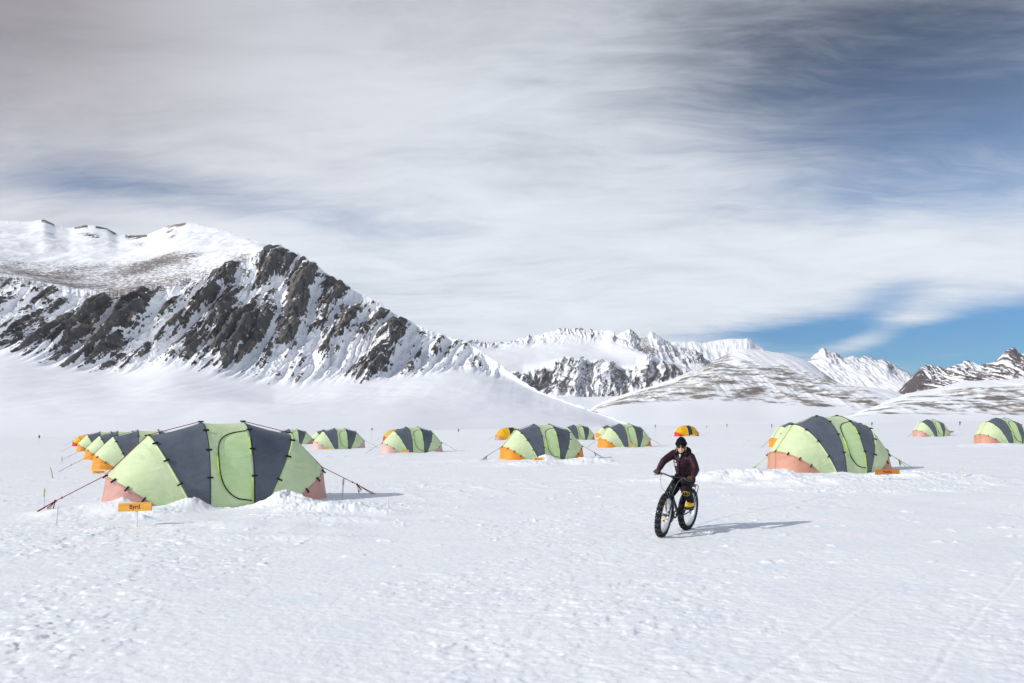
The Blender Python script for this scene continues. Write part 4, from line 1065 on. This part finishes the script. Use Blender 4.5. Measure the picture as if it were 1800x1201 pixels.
b.tube([steer(HT), steer(STM + S_AX * 0.02)], 0.019, 10); b.tube([steer(STM), steer(BARC)], [0.020, 0.022], 10); b.tube([steer(BARC + Vector((0, -0.028, 0))), steer(BARC + Vector((0, 0.028, 0)))], 0.024, 10)
b.build('stem', M_FRAME, bike)
def bar(y):
    a = abs(y); return steer(BARC + Vector((-0.05 * max(0, (a - 0.06) / 0.30) ** 1.3, y, 0.022 * min(1, max(0, (a - 0.05) / 0.12)))))
b = MB(); b.tube([bar(-0.365 + 0.73 * k / 24) for k in range(25)], 0.0135, 10); hb_ = b.build('handlebar', M_FRAME, bike)
for sd in (-1, 1):
    MB().tube([bar(sd * (0.235 + 0.135 * k / 4)) for k in range(5)], 0.0175, 10).build('grip', M_GRIP, hb_)
    b = MB(); p = bar(sd * 0.215); b.box(p + Vector((0.02, 0, -0.01)), (0.05, 0.03, 0.03))
    q = bar(sd * 0.33)
    b.tube([p + Vector((0.03, 0, -0.012)), p.lerp(q, 0.4) + Vector((0.065, 0, -0.03)), q + Vector((0.05, 0, -0.045))], [0.009, 0.007, 0.006], 6)
    b.build('brake_lever', M_STEEL, hb_)
    b = MB(); e = steer(CRN + Vector((-0.02, sd * 0.03, 0.01)))
    pts = []
    P0 = p + Vector((0.04, -sd * 0.02, 0)); P1 = p + Vector((0.22, -sd * 0.08, -0.05)); P2 = e + Vector((0.20, sd * 0.12, 0.06)); P3 = e
    for k in range(13):
        t = k / 12; pts.append(P0 * (1 - t) ** 3 + P1 * 3 * t * (1 - t) ** 2 + P2 * 3 * t * t * (1 - t) + P3 * t ** 3)
    b.tube(pts, 0.0035, 5).build('brake_cable', M_CABLE, bike)
# saddle and post
b = MB(); SPT = Vector((-0.345, 0, 0.925)); b.tube([ST, SPT], 0.0155, 10); b.build('seat_post', M_STEEL, bike)
rows = []
for i in range(13):
    t = i / 12; x = 0.13 - 0.27 * t; w_ = 0.022 + 0.055 * sst(0.35, 0.95, t) - 0.02 * sst(0.94, 1, t); zc_ = 0.955 + 0.012 * (t - 0.4) ** 2 * 4
    rows.append([Vector((SPT.x + x, w_ * math.cos(2 * math.pi * k / 12), zc_ + (0.024 if math.sin(2 * math.pi * k / 12) > 0 else 0.035) * math.sin(2 * math.pi * k / 12))) for k in range(13)])
rows = [[sum((p for p in rows[0][:-1]), Vector()) / 12] * 13] + rows + [[sum((p for p in rows[-1][:-1]), Vector()) / 12] * 13]
MB().grid(rows).build('saddle', M_GRIP, bike)
# cranks: left pedal up and back, right one down and forward
CA = R_(128)
cd = Vector((math.cos(CA), 0, math.sin(CA)))
b = MB(); rows = [[BBK + Vector((q * math.cos(2 * math.pi * k / 32), -0.062, q * math.sin(2 * math.pi * k / 32))) for k in range(33)] for q in (0.045, 0.068, 0.074)]
b.grid(rows); cr = b.build('chainring', M_STEEL, bike); md = cr.modifiers.new('thick', 'SOLIDIFY'); md.thickness = 0.004
PED = {}
for sd, d_ in ((1, cd), (-1, -cd)):
    a = BBK + Vector((0, sd * 0.085, 0)); e = a + d_ * 0.17
    ck = MB().tube([a, a + d_ * 0.08, e], [0.016, 0.013, 0.012], 8).build('crank_arm', M_STEEL, bike)
    pc = e + Vector((0, sd * 0.065, 0)); PED[sd] = pc
    pb = MB()
    for (ox, oy, lx_, ly) in ((-0.045, 0, 0.012, 0.10), (0.045, 0, 0.012, 0.10), (0, -0.045, 0.10, 0.012), (0, 0.045, 0.10, 0.012)): pb.box(pc + Vector((ox, oy, 0)), (lx_, ly, 0.018))
    pb.tube([e, pc + Vector((0, sd * 0.04, 0))], 0.008, 6)
    pb.build('pedal', M_STEEL, bike, smooth=False)
b = MB()
RS = 0.045
loop = [BBK + Vector((0.072 * math.cos(t), -0.062, 0.072 * math.sin(t))) for t in [R_(90 - 180 * k / 10) for k in range(11)]] + [REAR + Vector((RS * math.cos(t), -0.062, RS * math.sin(t))) for t in [R_(270 - 180 * k / 8) for k in range(9)]]
b.tube(loop, 0.0055, 5, closed=True).build('chain', M_STEEL, bike)
MB().tube([REAR + Vector((0.01, -0.075, -0.03)), REAR + Vector((0.03, -0.075, -0.09)), REAR + Vector((0.06, -0.065, -0.13))], [0.02, 0.016, 0.014], 8).build('derailleur', M_STEEL, bike)
# rear rack
b = MB()
for sd in (-1, 1):
    y = sd * 0.065
    b.tube([REAR + Vector((0.0, sd * 0.10, 0.0)), Vector((-0.58, sd * 0.09, 0.80)), Vector((-0.57, y, 0.83)), Vector((-0.30, y, 0.83)), ST + Vector((-0.02, sd * 0.02, -0.02))], 0.0075, 6)
    b.tube([REAR + Vector((0.0, sd * 0.10, 0.0)), Vector((-0.74, sd * 0.09, 0.80)), Vector((-0.75, y, 0.83)), Vector((-0.55, y, 0.83))], 0.0075, 6)
for x in (-0.75, -0.62, -0.50, -0.38): b.tube([Vector((x, -0.065, 0.83)), Vector((x, 0.065, 0.83))], 0.007, 6)
rk = b.build('rear_rack', M_RACK, bike)
MB().box((-0.765, 0, 0.80), (0.015, 0.07, 0.04)).build('reflector', M_REFL, rk, smooth=False)
# white lettering-like decal strokes on the down tube are too small to read in the photograph and are left plain

# ---------------------------------------------------------------- the cyclist
def remeshed(name, mb, voxel, mat, parent, smooth_it=4, smooth_f=0.5, fn=None):
    """fuse the overlapping solids into one continuous skin"""
    me = bpy.data.meshes.new(name + '_raw'); me.from_pydata(mb.v, [], mb.f); me.update()
    bm = bmesh.new(); bm.from_mesh(me); bmesh.ops.recalc_face_normals(bm, faces=bm.faces); bm.to_mesh(me); bm.free()
    o = bpy.data.objects.new(name, me); scene.collection.objects.link(o)
    rm = o.modifiers.new('remesh', 'REMESH'); rm.mode = 'VOXEL'; rm.voxel_size = voxel; rm.use_smooth_shade = True
    if smooth_it: sm = o.modifiers.new('smooth', 'SMOOTH'); sm.iterations = smooth_it; sm.factor = smooth_f
    dg = bpy.context.evaluated_depsgraph_get()
    out = bpy.data.meshes.new_from_object(o.evaluated_get(dg))
    bpy.data.objects.remove(o); bpy.data.meshes.remove(me)
    if fn:
        for v in out.vertices: v.co = fn(v.co.copy(), v.normal.copy())
        out.update()
    out.materials.clear(); out.materials.append(mat)
    out.polygons.foreach_set('use_smooth', [True] * len(out.polygons))
    return link(bpy.data.objects.new(name, out), parent)
def limb(mb, pts, rad, n=14, flat=1.0):
    """tapered limb with round ends through the joints"""
    P = [Vector(p) for p in pts]; path = []; rr = []
    for i in range(len(P) - 1):
        for k in range(5): path.append(P[i].lerp(P[i + 1], k / 5)); rr.append(rad[i] + (rad[i + 1] - rad[i]) * k / 5)
    path.append(P[-1]); rr.append(rad[-1])
    mb.tube(path, rr, n, flat=flat); mb.ball(P[0], rad[0], n, 9); mb.ball(P[-1], rad[-1], n, 9)
    for p, r in zip(P[1:-1], rad[1:-1]): mb.ball(p, r, n, 9)

M_SKIN = plain('skin', (0.62, 0.36, 0.27), 0.5, 0.35, vary=0.06)
M_JACKET = plain('plum_padded_nylon', (0.027, 0.006, 0.013), 0.55, 0.25, vary=0.15)
M_DARK = plain('black_cloth', (0.010, 0.010, 0.013), 0.75, 0.2)
M_KNIT = plain('black_knit', (0.008, 0.009, 0.011), 0.9, 0.1, scale=120, bmp=0.5)
M_GLOVE = plain('brown_leather', (0.075, 0.035, 0.022), 0.6, 0.3, bmp=0.2)
M_BOOT = plain('yellow_boot_shell', (0.80, 0.46, 0.01), 0.4, 0.4)
M_SOLE = plain('black_boot_sole', (0.012, 0.012, 0.013), 0.8, 0.2)
M_GAITER = plain('maroon_gaiter', (0.14, 0.01, 0.03), 0.6, 0.3)
M_LENS = plain('black_lens', (0.004, 0.004, 0.005), 0.06, 0.6)
M_GREYC = plain('light_grey_cloth', (0.55, 0.57, 0.60), 0.7, 0.2)
M_WHITE = plain('white_print', (0.80, 0.80, 0.82), 0.6, 0.2)
M_GOLD = plain('gold_print', (0.62, 0.42, 0.03), 0.4, 0.4)
M_HAIR = plain('fair_hair', (0.42, 0.31, 0.18), 0.6, 0.3)

rider = empty('person', bike.location.copy(), bike.rotation_euler.copy())
tag(rider, 'person in plum padded jacket, black beanie and sunglasses riding the fat-tyre bicycle', 'person')
HIP = Vector((-0.30, 0, 1.00)); CHEST = Vector((-0.12, 0, 1.28)); NECK = Vector((-0.04, 0, 1.445)); HEAD = Vector((0.015, 0, 1.560))
SH = {1: Vector((-0.08, 0.175, 1.385)), -1: Vector((-0.06, -0.175, 1.400))}
HD = {1: bar(0.305), -1: bar(-0.305)}
WRI = {s_: HD[s_] + Vector((-0.075, s_ * 0.012, 0.030)) for s_ in (1, -1)}
EL = {1: Vector((-0.01, 0.300, 1.19)), -1: Vector((0.135, -0.262, 1.265))}
HJ = {s_: HIP + Vector((0.02, s_ * 0.085, -0.03)) for s_ in (1, -1)}
ANK = {s_: PED[s_] + Vector((-0.075, -s_ * 0.01, 0.115)) for s_ in (1, -1)}
KN = {1: Vector((0.075, 0.165, 0.815)), -1: Vector((0.105, -0.125, 0.665))}
# one continuous body
hq = Matrix.Rotation(R_(20), 3, 'Z') @ Matrix.Rotation(R_(9), 3, 'Y') @ Matrix.Rotation(R_(4), 3, 'X')       # head tipped a little down
def hp(x, y, z): return HEAD + hq @ Vector((x, y, z))
b = MB()
b.ball(hp(-0.008, 0, 0.030), 0.100, 18, 14, hq, (0.98, 0.78, 1.02)); b.ball(hp(0.022, 0, -0.045), 0.075, 16, 12, hq, (0.92, 0.80, 1.0))
b.ball(hp(0.060, 0, -0.085), 0.030, 12, 9, hq, (0.9, 1.1, 0.8))                        # chin
limb(b, [hp(0.090, 0, 0.015), hp(0.108, 0, -0.022)], [0.010, 0.015], 10)                # nose
b.ball(hp(0.091, 0, -0.056), 0.017, 10, 7, hq, (0.6, 1.35, 0.40)); b.ball(hp(0.089, 0, -0.067), 0.016, 10, 7, hq, (0.6, 1.2, 0.42))   # lips
for s_ in (1, -1):
    b.ball(hp(0.064, s_ * 0.038, -0.022), 0.026, 10, 8, hq)                             # cheeks
    b.ball(hp(-0.005, s_ * 0.080, -0.005), 0.030, 10, 8, hq, (0.6, 0.35, 1.0))          # ears
limb(b, [NECK - Vector((0.03, 0, 0.03)), hp(-0.02, 0, -0.06)], [0.056, 0.052])
limb(b, [HIP, HIP.lerp(CHEST, 0.5), CHEST, NECK - Vector((0.02, 0, 0.05))], [0.115, 0.105, 0.125, 0.075], flat=0.8)
limb(b, [SH[1] + Vector((0, -0.05, 0.0)), CHEST, SH[-1] + Vector((0, 0.05, 0))], [0.07, 0.10, 0.07])
for s_ in (1, -1):
    limb(b, [SH[s_], EL[s_], WRI[s_], HD[s_] + Vector((-0.02, 0, 0.02))], [0.050, 0.040, 0.026, 0.024])
    limb(b, [HJ[s_], KN[s_], ANK[s_]], [0.080, 0.052, 0.036]); limb(b, [ANK[s_], PED[s_] + Vector((0.05, 0, 0.04))], [0.034, 0.026])
remeshed('body', b, 0.0075, M_SKIN, rider, 3, 0.4)
# face: sunglasses and mouth, hair
b = MB()
for s_ in (1, -1):
    b.ball(hp(0.092, s_ * 0.036, 0.010), 0.031, 14, 9, hq, (0.22, 1.02, 0.74))
    b.tube([hp(0.085, s_ * 0.062, 0.016), hp(0.045, s_ * 0.083, 0.014), hp(-0.01, s_ * 0.086, 0.008)], 0.004, 6)
b.tube([hp(0.096, -0.012, 0.016), hp(0.101, 0, 0.019), hp(0.096, 0.012, 0.016)], 0.004, 6)
b.build('sunglasses', M_LENS, rider)
b = MB()
for s_ in (1, -1):
    for k in range(3): limb(b, [hp(0.028 - 0.02 * k, s_ * 0.077, 0.028), hp(0.032 - 0.02 * k, s_ * 0.084, -0.03), hp(0.01 - 0.02 * k, s_ * 0.078, -0.10)], [0.010, 0.012, 0.006], 8)
remeshed('hair', b, 0.005, M_HAIR, rider, 2)
# beanie
b = MB(); b.ball(hp(-0.012, 0, 0.062), 0.108, 20, 14, hq, (0.98, 0.86, 0.98)); b.ball(hp(-0.03, 0, 0.105), 0.075, 16, 10, hq, (1, 0.9, 0.9))
bn = remeshed('beanie', b, 0.006, M_KNIT, rider, 3, fn=lambda c, n: c)
bmn = bmesh.new(); bmn.from_mesh(bn.data)
pl_n = hq @ Vector((0.30, 0, 1)).normalized(); pl_p = hp(0.05, 0, 0.030)
bmesh.ops.bisect_plane(bmn, geom=bmn.verts[:] + bmn.edges[:] + bmn.faces[:], plane_co=pl_p, plane_no=-pl_n, clear_outer=True)
bmn.to_mesh(bn.data); bmn.free()
ring = []
for k in range(30):
    t = 2 * math.pi * k / 30; ring.append(hp(-0.010 + 0.103 * math.cos(t), 0.090 * math.sin(t), 0.046 - 0.030 * math.cos(t)))
MB().tube(ring, [0.017] * 30, 8, closed=True, flat=0.55).build('cuff', M_KNIT, bn)
# neck gaiter, collar and hood
b = MB(); limb(b, [NECK + Vector((-0.02, 0, -0.02)), hp(0.012, 0, -0.095)], [0.075, 0.066]); remeshed('neck_warmer', b, 0.007, M_DARK, rider, 3)
b = MB()
for k in range(15):
    t = R_(52 + 256 * k / 14); b.ball(NECK + Vector((-0.02 + 0.105 * math.cos(t), 0.118 * math.sin(t), 0.010 + 0.055 * max(0, -math.cos(t)) - 0.035 * max(0, math.cos(t)))), 0.044 + 0.010 * max(0, -math.cos(t)), 12, 8)
limb(b, [NECK + Vector((-0.13, -0.06, 0.02)), NECK + Vector((-0.15, 0, 0.02)), NECK + Vector((-0.13, 0.06, 0.02))], [0.05, 0.055, 0.05])
remeshed('hood', b, 0.008, M_DARK, rider, 4)
b = MB(); limb(b, [NECK + Vector((0.075, 0.004, -0.02)), NECK + Vector((0.080, 0.002, -0.075))], [0.028, 0.010], 10); remeshed('shirt_collar', b, 0.006, M_GREYC, rider, 2)
# jacket with quilted baffles
b = MB()
limb(b, [HIP + Vector((0.015, 0, -0.075)), HIP + Vector((0.02, 0, 0.03)), HIP.lerp(CHEST, 0.5), CHEST, NECK - Vector((0.03, 0, 0.045))], [0.150, 0.150, 0.148, 0.158, 0.088], 20, flat=0.82)
limb(b, [SH[1] + Vector((0, -0.03, -0.01)), CHEST + Vector((0, 0, 0.03)), SH[-1] + Vector((0, 0.03, -0.01))], [0.082, 0.125, 0.082], 16)
for s_ in (1, -1): limb(b, [HIP + Vector((0.02, s_ * 0.055, -0.06)), HIP + Vector((0.0, s_ * 0.06, 0.05)), CHEST + Vector((0, s_ * 0.055, 0))], [0.125, 0.115, 0.120], 16)
def quilt(c, n):
    ax = (CHEST - HIP).normalized(); t = (c - HIP).dot(ax)
    return c + n * 0.0065 * (abs(math.sin(t * math.pi / 0.052)) - 0.6)
jk = remeshed('jacket', b, 0.009, M_JACKET, rider, 4, fn=quilt)
for s_ in (1, -1):
    b = MB(); limb(b, [SH[s_] + Vector((-0.005, -s_ * 0.02, 0)), SH[s_].lerp(EL[s_], 0.5), EL[s_], EL[s_].lerp(WRI[s_], 0.55), WRI[s_] + (EL[s_] - WRI[s_]).normalized() * 0.01], [0.080, 0.070, 0.062, 0.056, 0.043], 16)
    def qa(c, n, s_=s_):
        up = (EL[s_] - SH[s_]); L = up.length; t = (c - SH[s_]).dot(up.normalized())
        if t > L: t = L + (c - EL[s_]).dot((WRI[s_] - EL[s_]).normalized())
        return c + n * 0.006 * (abs(math.sin(t * math.pi / 0.045)) - 0.6)
    remeshed('sleeve', b, 0.008, M_JACKET, jk, 4, fn=qa)
from mathutils.bvhtree import BVHTree
_dg = bpy.context.evaluated_depsgraph_get()
def drape(src, pts, toward, off):
    """drop points on to a garment's surface"""
    bv = BVHTree.FromPolygons([v.co for v in src.data.vertices], [p.vertices for p in src.data.polygons]); out = []
    for p in pts:
        h = bv.ray_cast(Vector(p) + toward * 0.6, -toward)
        q = h[0] if h[0] is not None else bv.find_nearest(Vector(p))[0]
        out.append(q + toward * off)
    return out
FWD = Vector((1, 0, -0.12)).normalized()
zl = drape(jk, [Vector((0, 0.012 - 0.004 * k, 1.37 - 0.40 * k / 12)) for k in range(13)], FWD, 0.003)
MB().tube(zl, 0.019, 8, flat=0.35).build('zip_placket', M_DARK, jk)
# white mountain mark and two lines of small print on the chest
def decal(name, polys, c, ux, uz, src, mat, toward, off=0.006):
    b = MB()
    for pl in polys:
        pts = drape(src, [c + ux * x + uz * z for x, z in pl], toward, off)
        back = [p - toward * 0.004 for p in pts]; n = len(pts)
        b.add(pts + back, [tuple(range(n)), tuple(range(2 * n - 1, n - 1, -1))] + [(k, (k + 1) % n, n + (k + 1) % n, n + k) for k in range(n)])
    return b.build(name, mat, src, smooth=False)
LC = Vector((0, -0.105, 1.245)); polys = [[(-0.030, 0.024), (0.004, 0.062), (0.036, 0.024), (0.022, 0.024), (0.012, 0.038), (0.000, 0.034), (-0.012, 0.024)]]
rnd = random.Random(3)
for row, x0, x1, z in ((0, -0.052, 0.058, -0.002), (1, -0.034, 0.044, -0.030)):
    x = x0
    while x < x1 - 0.004:
        w_ = rnd.uniform(0.009, 0.013); polys.append([(x, z - 0.010), (x + w_, z - 0.010), (x + w_, z + 0.010), (x, z + 0.010)]); x += w_ + 0.003
decal('chest_logo', polys, LC, Vector((0, 1, 0)), Vector((0, 0, 1)), jk, M_WHITE, FWD)
# trousers
b = MB()
limb(b, [HIP + Vector((-0.01, -0.05, -0.03)), HIP + Vector((-0.01, 0.05, -0.03))], [0.125, 0.125], 16)
for s_ in (1, -1):
    limb(b, [HJ[s_], HJ[s_].lerp(KN[s_], 0.55), KN[s_], KN[s_].lerp(ANK[s_], 0.45), ANK[s_] + (KN[s_] - ANK[s_]).normalized() * 0.06], [0.112, 0.098, 0.085, 0.082, 0.066], 16)
def crease(c, n): return c + n * 0.006 * math.sin(c.x * 47 + c.z * 63 + 6 * math.sin(c.y * 30))
tr = remeshed('trousers', b, 0.010, M_DARK, rider, 4, fn=crease)
# gold ring and zigzag print on the raised knee, smaller one on the other shin
def gold(center, r, toward):
    ux = Vector((toward.y, -toward.x, 0)).normalized() * -1; uz = ux.cross(toward).normalized()
    if uz.z < 0: uz = -uz
    b = MB()
    rp = drape(tr, [center + ux * r * 1.15 * math.cos(2 * math.pi * k / 24) + uz * r * 0.85 * math.sin(2 * math.pi * k / 24) for k in range(24)], toward, 0.004)
    b.tube(rp, 0.0055, 5, closed=True)
    zz = drape(tr, [center + ux * r * x + uz * r * z for x, z in ((-0.45, -0.6), (-0.40, 0.45), (-0.05, -0.1), (0.15, 0.5), (0.5, 0.2), (0.45, -0.3))], toward, 0.005)
    b.tube(zz, 0.0055, 5)
    b.build('leg_print', M_GOLD, tr)
gold(KN[1] + Vector((0.0, 0.02, -0.06)), 0.055, Vector((0.93, 0.28, -0.1)).normalized())
gold(KN[-1].lerp(ANK[-1], 0.42), 0.050, Vector((0.90, -0.05, -0.1)).normalized())
# boots
for s_ in (1, -1):
    A = ANK[s_]; T = PED[s_] + Vector((0.105, 0.004 * s_, 0.050)); Hh = A + Vector((-0.045, 0, -0.060))
    b = MB(); limb(b, [Hh + Vector((0, 0, 0.0)), A.lerp(T, 0.5) + Vector((0, 0, -0.02)), T], [0.050, 0.054, 0.043], 14); limb(b, [A + Vector((0, 0, -0.04)), A + Vector((-0.01, 0, 0.03))], [0.058, 0.054], 14)
    bt = remeshed('boot', b, 0.007, M_BOOT, rider, 4)
    zs = PED[s_].z + 0.012
    b = MB(); b.box(Vector(((Hh.x + T.x) / 2, PED[s_].y, zs + 0.008)), (T.x - Hh.x + 0.07, 0.088, 0.030)); so = b.build('sole', M_SOLE, bt, smooth=False)
    bv_ = so.modifiers.new('bevel', 'BEVEL'); bv_.width = 0.012; bv_.segments = 3
    b = MB(); limb(b, [A + Vector((0.004, 0, 0.005)), A + (KN[s_] - A).normalized() * 0.12], [0.060, 0.070], 14); remeshed('boot_cuff', b, 0.008, M_DARK, bt, 3)
    MB().tube([A + Vector((0.060, 0.0, -0.012)), A + Vector((0.060, 0.0, 0.06)), A + Vector((0.070, 0, 0.115))], 0.016, 8).build('boot_strap', M_GAITER, bt)
# gloves: palm, thumb and four fingers closed round the grips
for s_ in (1, -1):
    g0 = HD[s_]; ax = (bar(s_ * 0.33) - bar(s_ * 0.27)).normalized() * s_          # along the bar, towards rider's left
    b = MB()
    pal = g0 + Vector((-0.030, 0, 0.022))
    limb(b, [pal + ax * -0.030, pal + ax * 0.030], [0.025, 0.025], 12); limb(b, [WRI[s_], pal], [0.036, 0.032], 12)
    for k, (oy, ln) in enumerate(((0.034, 0.92), (0.0115, 1.04), (-0.0115, 1.0), (-0.033, 0.82))):
        o_ = g0 + ax * (oy * -s_)
        pts = [o_ + Vector((-0.018, 0, 0.030)), o_ + Vector((0.014, 0, 0.036)), o_ + Vector((0.036 * ln, 0, 0.010)), o_ + Vector((0.022, 0, -0.022 * ln)), o_ + Vector((-0.004, 0, -0.028))]
        limb(b, pts, [0.0125, 0.0125, 0.0118, 0.0108, 0.0095], 8)
    th = g0 + ax * (-s_ * 0.036)
    limb(b, [WRI[s_].lerp(pal, 0.6) + ax * (-s_ * 0.02), th + Vector((-0.032, 0, -0.004)), th + Vector((-0.012, 0, -0.026)) + ax * (-s_ * 0.006), th + Vector((0.012, 0, -0.030))], [0.017, 0.015, 0.013, 0.011], 8)
    remeshed('glove', b, 0.0045, M_GLOVE, rider, 2, 0.4)
